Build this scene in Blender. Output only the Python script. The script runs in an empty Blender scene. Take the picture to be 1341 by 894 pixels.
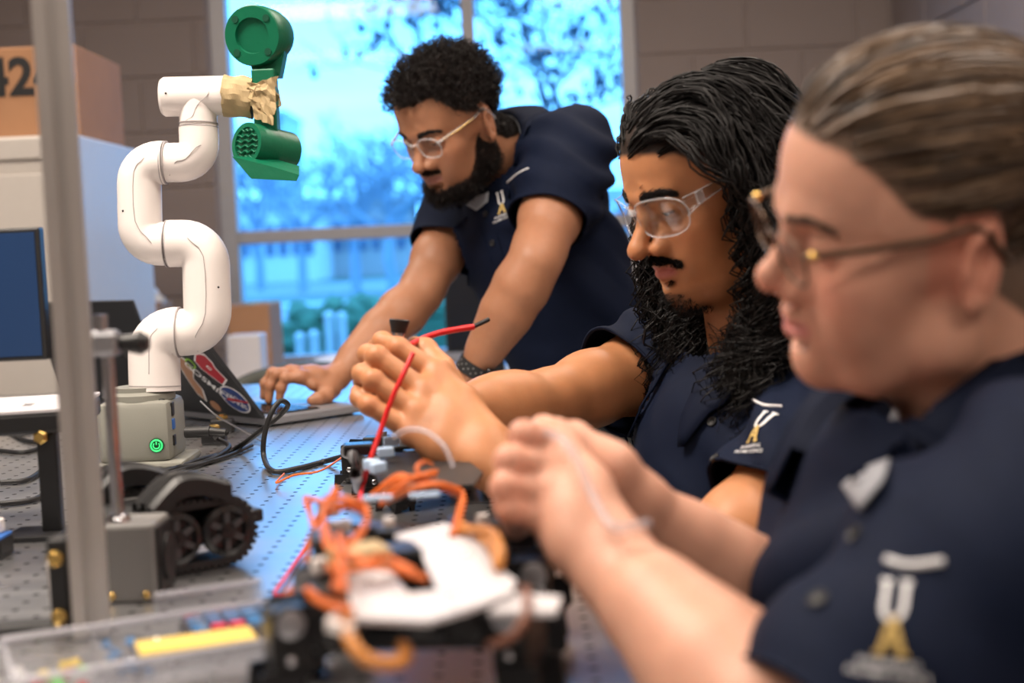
import bpy, bmesh, math, random
import numpy as np
from mathutils import Vector, Matrix
from mathutils.bvhtree import BVHTree

# ------------------------------------------------------------------ camera, sky, lights
scene = bpy.context.scene
col = scene.collection
F_PX, CX, CY = 1862.0, 670.5, 447.0
PITCH, ROLL = math.radians(4.0), math.radians(2.6)
CAM = np.array([0.0, 0.0, 1.18])
c_f = np.array([0, math.cos(PITCH), -math.sin(PITCH)])
_r0 = np.array([1.0, 0, 0]); _u0 = np.cross(_r0, c_f)
c_r = _r0*math.cos(ROLL) - _u0*math.sin(ROLL)
c_u = _u0*math.cos(ROLL) + _r0*math.sin(ROLL)
def P(x, y, d): return CAM + d*(c_f + c_r*(x-CX)/F_PX + c_u*(CY-y)/F_PX)
def on_z(x, y, z):                       # point of the horizontal plane z seen at a pixel
    v = c_f + c_r*(x-CX)/F_PX + c_u*(CY-y)/F_PX
    return CAM + v*((z-CAM[2])/v[2])
def on_y(x, y, Y):
    v = c_f + c_r*(x-CX)/F_PX + c_u*(CY-y)/F_PX
    return CAM + v*((Y-CAM[1])/v[1])

cam_d = bpy.data.cameras.new('camera'); cam = bpy.data.objects.new('camera', cam_d); col.objects.link(cam)
cam_d.sensor_width = 36.0; cam_d.lens = 36.0*F_PX/1341.0
cam.matrix_world = Matrix(((c_r[0], c_u[0], -c_f[0], CAM[0]), (c_r[1], c_u[1], -c_f[1], CAM[1]), (c_r[2], c_u[2], -c_f[2], CAM[2]), (0, 0, 0, 1)))
cam_d.clip_start = 0.02; cam_d.clip_end = 500
cam_d.dof.use_dof = True; cam_d.dof.focus_distance = 1.80; cam_d.dof.aperture_fstop = 3.6
scene.camera = cam
scene.view_settings.view_transform = 'Standard'
scene.view_settings.look = 'None'
scene.view_settings.gamma = 1.0
scene.view_settings.use_curve_mapping = False
scene.view_settings.exposure = 0.0

world = bpy.data.worlds.new('overcast_sky'); scene.world = world; world.use_nodes = True
wn = world.node_tree.nodes; wl = world.node_tree.links
bg = wn['Background']; bg.inputs['Strength'].default_value = 5.6
_tc = wn.new('ShaderNodeTexCoord'); _mp = wn.new('ShaderNodeMapping'); _mp.inputs['Scale'].default_value = (1.2, 1.2, 7.0)
_nz = wn.new('ShaderNodeTexNoise'); _nz.inputs['Scale'].default_value = 2.2; _nz.inputs['Detail'].default_value = 5
_cr = wn.new('ShaderNodeValToRGB')
_cr.color_ramp.elements[0].position = .36; _cr.color_ramp.elements[0].color = (.62, .80, .95, 1)
_cr.color_ramp.elements[1].position = .62; _cr.color_ramp.elements[1].color = (.90, .95, 1, 1)
wl.new(_tc.outputs['Generated'], _mp.inputs['Vector']); wl.new(_mp.outputs['Vector'], _nz.inputs['Vector'])
wl.new(_nz.outputs['Fac'], _cr.inputs['Fac']); wl.new(_cr.outputs['Color'], bg.inputs['Color'])

def ceiling_lamp(x, y, sx, sy, power, color):
    l = bpy.data.lights.new('ceiling_light', 'AREA'); l.shape = 'RECTANGLE'; l.size = sx; l.size_y = sy
    l.energy = power; l.color = color
    o = bpy.data.objects.new('ceiling_light', l); o.location = (x, y, 2.74); col.objects.link(o)
    return o
WARM = (1.0, .87, .75)
for _x, _y, _p in ((.75, -.9, 30), (.85, 1.3, 32), (-1.2, -0.9, 24), (-1.0, 1.3, 84), (-1.1, 3.3, 24), (.8, 3.3, 25)):
    ceiling_lamp(_x, _y, 1.2, .6, _p, WARM)

# ------------------------------------------------------------------ helpers
def nv(v): v = np.asarray(v, float); return v/(np.linalg.norm(v)+1e-12)
ORI = {}
def link(o, origin, parent=None):
    col.objects.link(o); origin = np.asarray(origin, float); ORI[o.name] = origin
    if parent is not None:
        o.parent = parent; o.location = Vector(origin-ORI[parent.name])
    else: o.location = Vector(origin)
    return o
def tag(o, label, cat, group=None, kind=None):
    if label: o['label'] = label
    if cat: o['category'] = cat
    if group: o['group'] = group
    if kind: o['kind'] = kind
    return o
def thing(name, loc, label, cat, group=None):
    o = bpy.data.objects.new(name, None); o.empty_display_size = .05
    link(o, loc); return tag(o, label, cat, group)
def raw_mesh(name, V, faces, smooth=True):
    """V (n,3); faces = (m,4) or (m,3) array or list of index lists"""
    me = bpy.data.meshes.new(name); V = np.asarray(V, np.float32)
    if isinstance(faces, np.ndarray):
        m, k = faces.shape
        me.vertices.add(len(V)); me.vertices.foreach_set('co', V.ravel())
        me.loops.add(m*k); me.loops.foreach_set('vertex_index', faces.astype(np.int32).ravel())
        me.polygons.add(m); me.polygons.foreach_set('loop_start', np.arange(0, m*k, k, dtype=np.int32))
        me.polygons.foreach_set('loop_total', np.full(m, k, np.int32))
        me.update(calc_edges=True); me.validate()
    else:
        me.from_pydata(V.tolist(), [], [list(map(int, f)) for f in faces]); me.update()
    me.polygons.foreach_set('use_smooth', np.full(len(me.polygons), smooth, bool))
    return me
def obj(name, V, faces, mat, parent=None, smooth=True, colors=None, origin=None):
    V = np.asarray(V, float)
    if origin is None:
        lo, hi = V.min(0), V.max(0); origin = np.array([(lo[0]+hi[0])/2, (lo[1]+hi[1])/2, lo[2]])
    me = raw_mesh(name, V-origin, faces, smooth)
    if colors is not None:
        a = me.attributes.new('Col', 'FLOAT_COLOR', 'POINT')
        c4 = np.ones((len(V), 4), np.float32); c4[:, :3] = colors; a.data.foreach_set('color', c4.ravel())
    if mat is not None: me.materials.append(mat)
    return link(bpy.data.objects.new(name, me), origin, parent)
def inst(name, mesh, loc, parent=None, rot=None):
    o = bpy.data.objects.new(name, mesh); link(o, loc, parent)
    if rot is not None: o.rotation_euler = rot
    return o
def copy_tree(o, loc, label=None, parent=None):
    c = o.copy(); link(c, loc, parent)
    if label: c['label'] = label
    for ch in list(o.children):
        copy_tree(ch, np.asarray(loc)+(ORI[ch.name]-ORI[o.name]), None, c)
    return c
def frame(z, x=None):                    # rotation matrix (columns) with given z axis
    z = nv(z); x = np.array([0, 0, 1.0]) if x is None else np.asarray(x, float)
    if abs(x@z)/np.linalg.norm(x) > .98: x = np.array([1.0, 0, 0])
    x = nv(x-(x@z)*z); return np.stack([x, np.cross(z, x), z], 1)
def rotz(a): c, s = math.cos(a), math.sin(a); return np.array([[c, -s, 0], [s, c, 0], [0, 0, 1.0]])

class MB:
    """collects shapes of ONE part"""
    def __init__(s): s.V = []; s.F = []; s.n = 0
    def add(s, V, F):
        V = np.asarray(V, float); s.V.append(V); s.F += [[i+s.n for i in f] for f in F]; s.n += len(V); return s
    def box(s, c, size, R=None, bev=0.0):
        hx, hy, hz = np.asarray(size, float)/2; c = np.asarray(c, float)
        if bev <= 0:
            V = np.array([(x, y, z) for z in (-hz, hz) for y in (-hy, hy) for x in (-hx, hx)])
            Fc = [(0, 2, 3, 1), (4, 5, 7, 6), (0, 1, 5, 4), (2, 6, 7, 3), (0, 4, 6, 2), (1, 3, 7, 5)]
        else:
            bm = bmesh.new(); bmesh.ops.create_cube(bm, size=1)
            for v in bm.verts: v.co = Vector((v.co.x*2*hx, v.co.y*2*hy, v.co.z*2*hz))
            bmesh.ops.bevel(bm, geom=bm.edges[:], offset=min(bev, hx*.95, hy*.95, hz*.95), segments=2, affect='EDGES', profile=.5)
            bm.verts.index_update(); V = np.array([v.co[:] for v in bm.verts]); Fc = [[v.index for v in f.verts] for f in bm.faces]; bm.free()
        if R is not None: V = V@np.asarray(R).T
        return s.add(V+c, Fc)
    def cyl(s, a, b, ra, rb=None, n=20, cap=True):
        rb = ra if rb is None else rb; a = np.asarray(a, float); b = np.asarray(b, float)
        R = frame(b-a); t = np.arange(n)*2*math.pi/n; c = np.stack([np.cos(t), np.sin(t), 0*t], 1)@R.T
        V = np.concatenate([a+c*ra, b+c*rb]); Fc = [(i, (i+1) % n, n+(i+1) % n, n+i) for i in range(n)]
        if cap: Fc += [tuple(range(n))[::-1], tuple(range(n, 2*n))]
        return s.add(V, Fc)
    def tube(s, pts, r, n=8, closed=False, cap=True, flat=None):
        pts = np.asarray(pts, float); m = len(pts); r = np.broadcast_to(np.asarray(r, float), (m,))
        T = np.gradient(pts, axis=0) if not closed else np.roll(pts, -1, 0)-np.roll(pts, 1, 0)
        T /= (np.linalg.norm(T, axis=1, keepdims=True)+1e-12)
        R = frame(T[0], flat); x = R[:, 0]; V = []
        ang = np.arange(n)*2*math.pi/n
        for i in range(m):
            x = x-(x@T[i])*T[i]; x = nv(x); y = np.cross(T[i], x)
            V.append(pts[i]+r[i]*(np.cos(ang)[:, None]*x+np.sin(ang)[:, None]*y))
        Fc = []
        for i in range(m if closed else m-1):
            j = (i+1) % m
            for k in range(n): Fc.append((i*n+k, i*n+(k+1) % n, j*n+(k+1) % n, j*n+k))
        if cap and not closed: Fc += [tuple(range(n))[::-1], tuple((m-1)*n+k for k in range(n))]
        return s.add(np.concatenate(V), Fc)
    def lathe(s, prof, o, axis=(0, 0, 1), n=24, cap=True):
        R = frame(axis); o = np.asarray(o, float); t = np.arange(n)*2*math.pi/n; V = []
        for r, z in prof: V.append(o+(np.stack([np.cos(t)*r, np.sin(t)*r, 0*t+z], 1))@R.T)
        Fc = [(i*n+k, i*n+(k+1) % n, (i+1)*n+(k+1) % n, (i+1)*n+k) for i in range(len(prof)-1) for k in range(n)]
        if cap: Fc += [tuple(range(n))[::-1], tuple((len(prof)-1)*n+k for k in range(n))]
        return s.add(np.concatenate(V), Fc)
    def prism(s, poly, o, R, thick):        # polygon in local xy, extruded along local z
        poly = np.asarray(poly, float); n = len(poly); R = np.asarray(R)
        a = np.c_[poly, np.zeros(n)]@R.T+o; b = np.c_[poly, np.full(n, thick)]@R.T+o
        return s.add(np.concatenate([a, b]), [tuple(range(n))[::-1], tuple(range(n, 2*n))]+[(i, (i+1) % n, n+(i+1) % n, n+i) for i in range(n)])
    def ball(s, c, r, n=12, R=None):
        r = np.broadcast_to(np.asarray(r, float), (3,)); V = []; 
        for i in range(n//2+1):
            a = math.pi*i/(n//2)
            for k in range(n): b = 2*math.pi*k/n; V.append((math.sin(a)*math.cos(b)*r[0], math.sin(a)*math.sin(b)*r[1], math.cos(a)*r[2]))
        V = np.array(V); V = V if R is None else V@np.asarray(R).T
        return s.add(V+np.asarray(c, float), [(i*n+k, (i+1)*n+k, (i+1)*n+(k+1) % n, i*n+(k+1) % n) for i in range(n//2) for k in range(n)])
    def build(s, name, mat, parent=None, smooth=False, angle=None):
        V = np.concatenate(s.V); o = obj(name, V, s.F, mat, parent, smooth)
        if smooth and angle: o.data.set_sharp_from_angle(angle=math.radians(angle))
        return o
def spline(pts, n=60, closed=False):
    pts = np.asarray(pts, float); m = len(pts)
    if closed: q = np.vstack([pts[-1], pts, pts[0], pts[1]]); segs = m
    else: q = np.vstack([2*pts[0]-pts[1], pts, 2*pts[-1]-pts[-2]]); segs = m-1
    out = []; per = max(2, n//segs)
    for i in range(segs):
        p0, p1, p2, p3 = q[i:i+4]; t = np.linspace(0, 1, per, endpoint=False)[:, None]
        out.append(.5*((2*p1)+(-p0+p2)*t+(2*p0-5*p1+4*p2-p3)*t**2+(-p0+3*p1-3*p2+p3)*t**3))
    if not closed: out.append(pts[-1:])
    return np.concatenate(out)

# ------------------------------------------------------------------ materials
def mat(name, color, rough=.5, metal=0.0, noise=.08, scale=25.0, bump=0.0, bscale=None, emit=None, coat=0.0, trans=0.0, alpha=1.0, spec=.5, sheen=0.0, attr=False, sss=0.0, ior=1.45, aniso=0.0, coords='Object'):
    m = bpy.data.materials.new(name); m.use_nodes = True; N = m.node_tree.nodes; L = m.node_tree.links; b = N['Principled BSDF']
    b.inputs['Roughness'].default_value = rough; b.inputs['Metallic'].default_value = metal
    b.inputs['Coat Weight'].default_value = coat; b.inputs['Transmission Weight'].default_value = trans
    b.inputs['Alpha'].default_value = alpha; b.inputs['Specular IOR Level'].default_value = spec; b.inputs['Sheen Weight'].default_value = sheen
    b.inputs['IOR'].default_value = ior; b.inputs['Anisotropic'].default_value = aniso
    tc = N.new('ShaderNodeTexCoord'); nz = N.new('ShaderNodeTexNoise'); nz.inputs['Scale'].default_value = scale; nz.inputs['Detail'].default_value = 4
    L.new(tc.outputs[coords], nz.inputs['Vector'])
    mr = N.new('ShaderNodeMapRange'); mr.inputs['To Min'].default_value = 1-noise; mr.inputs['To Max'].default_value = 1+noise
    L.new(nz.outputs['Fac'], mr.inputs['Value'])
    mx = N.new('ShaderNodeVectorMath'); mx.operation = 'SCALE'; L.new(mr.outputs['Result'], mx.inputs['Scale'])
    if attr:
        at = N.new('ShaderNodeAttribute'); at.attribute_name = 'Col'; L.new(at.outputs['Color'], mx.inputs[0])
    else: mx.inputs[0].default_value = color[:3]
    L.new(mx.outputs['Vector'], b.inputs['Base Color'])
    if sss > 0:
        b.inputs['Subsurface Weight'].default_value = sss; b.inputs['Subsurface Radius'].default_value = (1, .35, .2); b.inputs['Subsurface Scale'].default_value = .008
    if emit: b.inputs['Emission Color'].default_value = (*emit[0], 1); b.inputs['Emission Strength'].default_value = emit[1]
    if bump > 0:
        n2 = N.new('ShaderNodeTexNoise'); n2.inputs['Scale'].default_value = bscale or scale*6; n2.inputs['Detail'].default_value = 3; L.new(tc.outputs[coords], n2.inputs['Vector'])
        bp = N.new('ShaderNodeBump'); bp.inputs['Strength'].default_value = bump; bp.inputs['Distance'].default_value = .002
        L.new(n2.outputs['Fac'], bp.inputs['Height']); L.new(bp.outputs['Normal'], b.inputs['Normal'])
    return m
M = {}
M['wall'] = mat('painted_block', (.235, .185, .168), .6, noise=.06, scale=5, bump=.35, bscale=160)
M['mortar'] = mat('mortar', (.36, .295, .27), .75, noise=.1, scale=40)
M['wall_plain'] = mat('wall_paint', (.22, .19, .18), .7, noise=.05, scale=3)
M['ceiling'] = mat('ceiling_tile', (.42, .40, .38), .8)
M['floor'] = mat('vinyl_floor', (.17, .16, .15), .45, noise=.15, scale=8)
M['frame'] = mat('window_aluminium', (.36, .345, .35), .45, .3, noise=.05)
M['navy'] = mat('navy_knit', (.0036, .0074, .0225), .75, noise=.16, scale=90, bump=.22, bscale=900, spec=.15)
M['navy_trim'] = mat('navy_trim', (.0032, .0062, .019), .7, noise=.1, scale=90, bump=.15, bscale=800, spec=.12)
M['trouser'] = mat('dark_trousers', (.020, .024, .026), .85, noise=.2, scale=60, bump=.2, bscale=700)
M['skin'] = mat('skin', (.6, .4, .3), .46, noise=.10, scale=70, bump=.10, bscale=500, attr=True, sss=.14, spec=.42)
M['hair_dark'] = mat('hair_brown_black', (.009, .006, .0055), .45, noise=.3, scale=60, spec=.3)
M['hair_black'] = mat('hair_black', (.0055, .0045, .0045), .45, noise=.3, scale=60, spec=.24)
M['hair_brown'] = mat('hair_brown', (.1, .06, .04), .4, noise=.25, scale=40, attr=True, spec=.5)
M['eye_white'] = mat('eye_white', (.62, .58, .55), .15, noise=.03, attr=True)
M['white_thread'] = mat('white_thread', (.72, .72, .74), .7, noise=.1, scale=300)
M['gold_thread'] = mat('gold_thread', (.50, .34, .10), .6, noise=.15, scale=300)
M['grey_lining'] = mat('grey_lining', (.26, .27, .30), .8, noise=.12, scale=120)
M['clear'] = mat('clear_plastic', (1, 1, 1), .05, trans=1.0, noise=0, ior=1.25)
M['lens'] = None
M['white_plastic'] = mat('white_plastic', (.74, .69, .665), .38, noise=.03, scale=12, bump=.05, bscale=60)
M['seam'] = mat('seam_grey', (.33, .30, .30), .6)
M['base_grey'] = mat('base_grey_plastic', (.225, .225, .195), .5, noise=.05, bump=.12, bscale=900)
M['green'] = mat('green_print', (.001, .115, .055), .38, noise=.1, scale=30, bump=.25, bscale=90)
M['tape'] = mat('masking_tape', (.40, .30, .16), .75, noise=.22, scale=45, bump=.7, bscale=70)
M['black'] = mat('black_plastic', (.012, .012, .013), .42, noise=.2, scale=50)
M['black_gloss'] = mat('black_gloss_plastic', (.012, .012, .013), .2, noise=.1)
M['rubber'] = mat('black_rubber', (.010, .010, .011), .5, noise=.2, scale=60)
M['alu'] = mat('anodised_aluminium', (.50, .47, .45), .42, .75, noise=.06, scale=20)
M['chrome'] = mat('chrome', (.55, .55, .58), .15, 1.0, noise=.03)
M['steel'] = mat('steel_grey', (.34, .34, .36), .4, .8)
M['cardboard'] = mat('cardboard', (.36, .185, .095), .85, noise=.12, scale=14, bump=.15, bscale=120)
M['cabinet'] = mat('cabinet_enamel', (.53, .49, .45), .45, noise=.04)
M['orange'] = mat('orange_wire', (.62, .13, .015), .4, noise=.12, scale=80)
M['red'] = mat('red_wire', (.62, .012, .014), .35, noise=.08, scale=80)
M['amber'] = mat('amber_wire', (.5, .19, .035), .4, noise=.1)
M['white_sheet'] = mat('white_board', (.56, .54, .56), .45, noise=.04)
M['paper'] = mat('white_paper', (.72, .74, .78), .7, noise=.04)
M['dark_screen'] = mat('dark_screen', (.012, .014, .02), .25, noise=.02)
# ------------------------------------------------------------------ the room
def struct(name, V, F, m, parent=None): 
    o = obj(name, V, F, m, parent, smooth=False)
    if parent is None: o['kind'] = 'structure'
    return o
YB, XR, XL, YF, HC = 5.30, float(on_y(1167, 50, 5.3)[0]), -3.2, -2.4, 2.8
def slab(name, lo, hi, m):
    lo = np.asarray(lo, float); hi = np.asarray(hi, float); b = MB().box((lo+hi)/2, hi-lo); return struct(name, np.concatenate(b.V), b.F, m)
slab('floor', (XL, YF, -.05), (XR+.2, YB+.2, 0), M['floor'])
slab('ceiling', (XL, YF, HC), (XR+.2, YB+.2, HC+.05), M['ceiling'])
slab('wall_left', (XL-.1, YF, 0), (XL, YB+.2, HC), M['wall_plain'])
slab('wall_front', (XL-.1, YF-.1, 0), (XR+.2, YF, HC), M['wall_plain'])
# window opening in the back wall
WX0, WX1 = float(on_y(281, 200, YB)[0]), float(on_y(834, 60, YB)[0]); WZ0, WZ1 = .74, 2.42
wb = MB()
for lo, hi in (((XL, 0), (WX0, HC)), ((WX1, 0), (XR+.2, HC)), ((WX0, 0), (WX1, WZ0)), ((WX0, WZ1), (WX1, HC))):
    wb.box(((lo[0]+hi[0])/2, YB+.108, (lo[1]+hi[1])/2), (hi[0]-lo[0], .2, hi[1]-lo[1]))
wall_back = struct('wall_back', np.concatenate(wb.V), wb.F, M['mortar'])
wrb = MB().box((XR+.108, (YF+YB)/2, HC/2), (.2, YB-YF, HC))
wall_right = struct('wall_right', np.concatenate(wrb.V), wrb.F, M['mortar'])
BL, BH, JT = .4064, .2032, .007
zc = float(on_y(940, 68, YB)[2]); xa = float(on_y(977, 40, YB)[0])
def block_mesh(w, axis):
    b = MB()
    if axis == 'x': b.box((0, .0075, 0), (w-JT, .020, BH-JT), bev=.004)
    else: b.box((.0075, 0, 0), (.020, w-JT, BH-JT), bev=.004)
    me = raw_mesh('block', np.concatenate(b.V), b.F, False); me.materials.append(M['wall']); return me
_bm = {}
def blk(w, axis):
    k = (round(w, 3), axis)
    if k not in _bm: _bm[k] = block_mesh(w, axis)
    return _bm[k]
row0 = int(math.floor((0.05-zc)/BH))
for i in range(row0, int((2.45-zc)/BH)+1):
    z0 = zc+i*BH; off = xa if i % 2 == 0 else xa+BL/2
    for s0, s1 in ((-2.35, WX0), (WX1, XR)) if z0 > WZ0-BH and z0 < WZ1 else ((-2.35, XR),):
        k0 = math.floor((s0-off)/BL)
        for k in range(k0, int((s1-off)/BL)+2):
            a = max(s0, off+k*BL); b = min(s1, off+(k+1)*BL)
            if b-a > .03: inst('block', blk(b-a, 'x'), ((a+b)/2, YB+.0006, z0+BH/2), wall_back)
for i in range(int((0.1-zc)/BH), int((2.3-zc)/BH)+1):
    z0 = zc+i*BH; off = 0 if i % 2 == 0 else BL/2
    for k in range(5, 13):
        a = off+k*BL; b = min(YB-.02, a+BL)
        if b-a > .05: inst('block', blk(b-a, 'y'), (XR+.0006, (a+b)/2, z0+BH/2), wall_right)
# window: frame members, tinted panes
yw = YB+.07
win = obj('window_1', *(lambda b: (np.concatenate(b.V), b.F))(MB().box(((WX0+WX1)/2, yw, WZ0+.025), (WX1-WX0, .09, .05))), M['frame'], smooth=False); win['kind'] = 'structure'
def wpart(name, x0, x1, z0, z1, dy=.08, m=M['frame'], y=yw, bev=.004):
    return MB().box(((x0+x1)/2, y, (z0+z1)/2), (x1-x0, dy, z1-z0), bev=bev).build(name, m, win)
gx0, gx1 = float(on_y(311, 250, yw)[0]), float(on_y(812, 60, yw)[0]); mx0, mx1 = float(on_y(604, 30, yw)[0]), float(on_y(621, 30, yw)[0])
tz1, tz0 = float(on_y(430, 298, yw)[2]), float(on_y(430, 315, yw)[2])
wpart('jamb', WX0, gx0, WZ0, WZ1); wpart('jamb', gx1, WX1, WZ0, WZ1); wpart('mullion', mx0, mx1, WZ0+.05, WZ1-.05)
wpart('transom', gx0, mx0, tz0, tz1); wpart('transom', mx1, gx1, tz0, tz1); wpart('head', WX0, WX1, WZ1-.05, WZ1)
gm = bpy.data.materials.new('blue_tinted_glass'); gm.use_nodes = True; gN = gm.node_tree.nodes; gL = gm.node_tree.links; gN.remove(gN['Principled BSDF'])
tr = gN.new('ShaderNodeBsdfTransparent'); gl = gN.new('ShaderNodeBsdfGlossy'); gl.inputs['Roughness'].default_value = .03; ms = gN.new('ShaderNodeMixShader'); ms.inputs['Fac'].default_value = .012
tn = gN.new('ShaderNodeTexNoise'); tn.inputs['Scale'].default_value = 1.5; tcr = gN.new('ShaderNodeValToRGB')
tcr.color_ramp.elements[0].color = (.33, .64, .93, 1); tcr.color_ramp.elements[1].color = (.41, .72, .99, 1)
gL.new(tn.outputs['Fac'], tcr.inputs['Fac']); gL.new(tcr.outputs['Color'], tr.inputs['Color'])
gL.new(tr.outputs[0], ms.inputs[1]); gL.new(gl.outputs[0], ms.inputs[2]); gL.new(ms.outputs[0], gN['Material Output'].inputs['Surface'])
for a, b in ((gx0, mx0), (mx1, gx1)):
    for c, d in ((WZ0+.05, tz0), (tz1, WZ1-.05)): wpart('pane', a, b, c, d, .006, gm, yw, 0)
sill = MB().box(((WX0+WX1)/2, YB-.03, WZ0-.02), (WX1-WX0+.08, .16, .04), bev=.006).build('window_sill', M['frame'], win)

# ------------------------------------------------------------------ outside
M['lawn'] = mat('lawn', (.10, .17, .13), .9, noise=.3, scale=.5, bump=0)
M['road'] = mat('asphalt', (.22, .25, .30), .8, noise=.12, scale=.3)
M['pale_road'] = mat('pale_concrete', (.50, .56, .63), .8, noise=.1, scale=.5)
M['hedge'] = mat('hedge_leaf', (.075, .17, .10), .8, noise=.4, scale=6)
M['bark'] = mat('bark', (.26, .33, .42), .9, noise=.2, scale=3)  # far trees: blue-grey distance haze is mixed into the bark colour
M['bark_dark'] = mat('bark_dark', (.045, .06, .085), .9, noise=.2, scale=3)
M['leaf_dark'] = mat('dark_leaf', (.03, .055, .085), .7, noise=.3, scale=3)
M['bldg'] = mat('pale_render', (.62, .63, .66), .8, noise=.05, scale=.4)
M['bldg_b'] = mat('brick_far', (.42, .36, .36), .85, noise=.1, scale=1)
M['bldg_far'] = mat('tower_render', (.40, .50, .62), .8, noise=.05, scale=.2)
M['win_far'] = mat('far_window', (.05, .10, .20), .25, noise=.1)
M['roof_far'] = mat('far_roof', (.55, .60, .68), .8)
M['car_white'] = mat('car_white', (.80, .82, .85), .3); M['car_dark'] = mat('car_dark', (.05, .08, .14), .3)
slab('ground', (-60, 5.9, -.08), (60, 120, -.02), M['lawn'])
def strip(name, y0, y1, m, z=0): return slab(name, (-60, y0, -.02), (60, y1, -.01+z), m)
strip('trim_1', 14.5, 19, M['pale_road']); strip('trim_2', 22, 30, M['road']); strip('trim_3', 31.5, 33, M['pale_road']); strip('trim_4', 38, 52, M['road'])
def tree_mesh(seed, base, height, spread, depth=6, r0=.12, lean=0.0, kids=3):
    rnd = random.Random(seed); b = MB()
    def grow(p, d, L, r, lev):
        q = p+d*L; mid = p+d*L*.5+np.array([rnd.gauss(0, .05), rnd.gauss(0, .05), 0])*L
        b.tube([p, mid, q], [r, r*.86, r*.7], n=5 if lev < 2 else 3, cap=False)
        if lev >= depth: return
        for c in range(kids if lev else kids+1):
            dd = nv(d*rnd.uniform(.6, 1.0)+np.array([rnd.gauss(0, spread), rnd.gauss(0, spread), rnd.gauss(.12, spread*.5)]))
            grow(p+d*L*rnd.uniform(.6, 1.0), dd, L*rnd.uniform(.62, .82), r*.62, lev+1)
    grow(np.asarray(base, float), nv((lean, 0, 1)), height*.30, r0, 0); return b
def ground_at(px, Y): return np.array([(px-CX)/F_PX*Y, Y, -.01])
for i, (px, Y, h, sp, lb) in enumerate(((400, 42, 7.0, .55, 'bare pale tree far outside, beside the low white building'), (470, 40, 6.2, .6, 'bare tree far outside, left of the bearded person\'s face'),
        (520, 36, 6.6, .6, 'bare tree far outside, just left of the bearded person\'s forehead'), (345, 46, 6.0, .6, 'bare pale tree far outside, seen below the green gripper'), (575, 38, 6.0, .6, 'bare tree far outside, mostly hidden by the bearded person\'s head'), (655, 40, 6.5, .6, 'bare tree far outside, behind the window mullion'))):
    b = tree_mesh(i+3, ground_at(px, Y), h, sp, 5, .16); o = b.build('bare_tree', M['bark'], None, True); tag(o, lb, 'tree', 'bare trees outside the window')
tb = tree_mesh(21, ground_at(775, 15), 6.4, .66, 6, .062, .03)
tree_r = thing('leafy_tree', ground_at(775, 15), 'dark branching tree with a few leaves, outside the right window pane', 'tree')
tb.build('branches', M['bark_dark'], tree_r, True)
rnd = random.Random(5); lb = MB(); Vt = np.concatenate(tb.V); Vt = Vt[Vt[:, 2] > 1.6]
for k in range(520):
    p = Vt[rnd.randrange(len(Vt))]+np.array([rnd.gauss(0, .06) for _ in range(3)]); s = rnd.uniform(.04, .085)
    R = frame(np.array([rnd.gauss(0, 1) for _ in range(3)])); lb.ball(p, (s, s*.7, s*.25), 6, R)
lo = lb.build('foliage', M['leaf_dark'], tree_r, True); lo['kind'] = 'stuff'
# hedge right outside
rnd = random.Random(9); hb = MB()
for k in range(900):
    x = rnd.uniform(-3.2, 1.6); z = rnd.uniform(.0, .82); y = 9+rnd.uniform(-.35, .5); s = rnd.uniform(.05, .12)
    hb.ball((x, y, z), (s, s, s*.7), 6, frame(np.array([rnd.gauss(0, 1) for _ in range(3)])))
hb.box((-.8, 9.1, .36), (4.9, .7, .74)); tag(hb.build('hedge', M['hedge'], None, False), 'clipped green hedge outside below the window', 'hedge')
# far buildings
def building(px0, px1, y_top, Y, depth, m, label, rows, cols, wz=(.35, .75)):
    a, c = ground_at(px0, Y), ground_at(px1, Y); zt = float(on_y((px0+px1)/2, y_top, Y)[2])
    t = thing('building', ((a[0]+c[0])/2, Y, -.01), label, 'building')
    MB().box(((a[0]+c[0])/2, Y+depth/2, zt/2), (c[0]-a[0], depth, zt)).build('wall', m, t)
    MB().box(((a[0]+c[0])/2, Y+depth/2, zt+.12), (c[0]-a[0]+.5, depth+.5, .24)).build('roof', M['roof_far'], t)
    me = None; W = (c[0]-a[0])/cols; H = zt/rows
    for i in range(rows):
        for j in range(cols):
            if me is None:
                b = MB().box((0, 0, 0), (W*.6, .1, H*(wz[1]-wz[0]))); me = raw_mesh('window', np.concatenate(b.V), b.F, False); me.materials.append(M['win_far'])
            inst('window', me, (a[0]+W*(j+.5), Y-.02, H*(i+(wz[0]+wz[1])/2)), t)
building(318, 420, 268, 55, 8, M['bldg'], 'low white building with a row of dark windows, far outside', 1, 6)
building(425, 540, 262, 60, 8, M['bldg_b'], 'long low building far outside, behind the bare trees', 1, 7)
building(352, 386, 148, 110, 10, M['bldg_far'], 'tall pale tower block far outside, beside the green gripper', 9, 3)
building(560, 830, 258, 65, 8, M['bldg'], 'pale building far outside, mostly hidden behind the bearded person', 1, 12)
def car(px, Y, m, label):
    p = ground_at(px, Y); t = thing('car', p, label, 'car', 'parked cars outside')
    MB().box(p+(0, 0, .55), (4.2, 1.7, .62), bev=.2).build('body', m, t); MB().box(p+(.1, 0, 1.08), (2.3, 1.5, .55), bev=.22).build('cabin', M['win_far'], t)
    for sx in (-1.3, 1.3): MB().cyl(p+(sx, -.86, .33), p+(sx, -.66, .33), .33, n=16).build('wheel', M['car_dark'], t)
car(478, 70, M['car_white'], 'white car parked far outside, below the bare trees')
car(405, 72, M['car_dark'], 'dark car parked far outside, left of the white car')
car(345, 71, M['car_white'], 'white car parked far outside, below the low white building')
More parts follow.
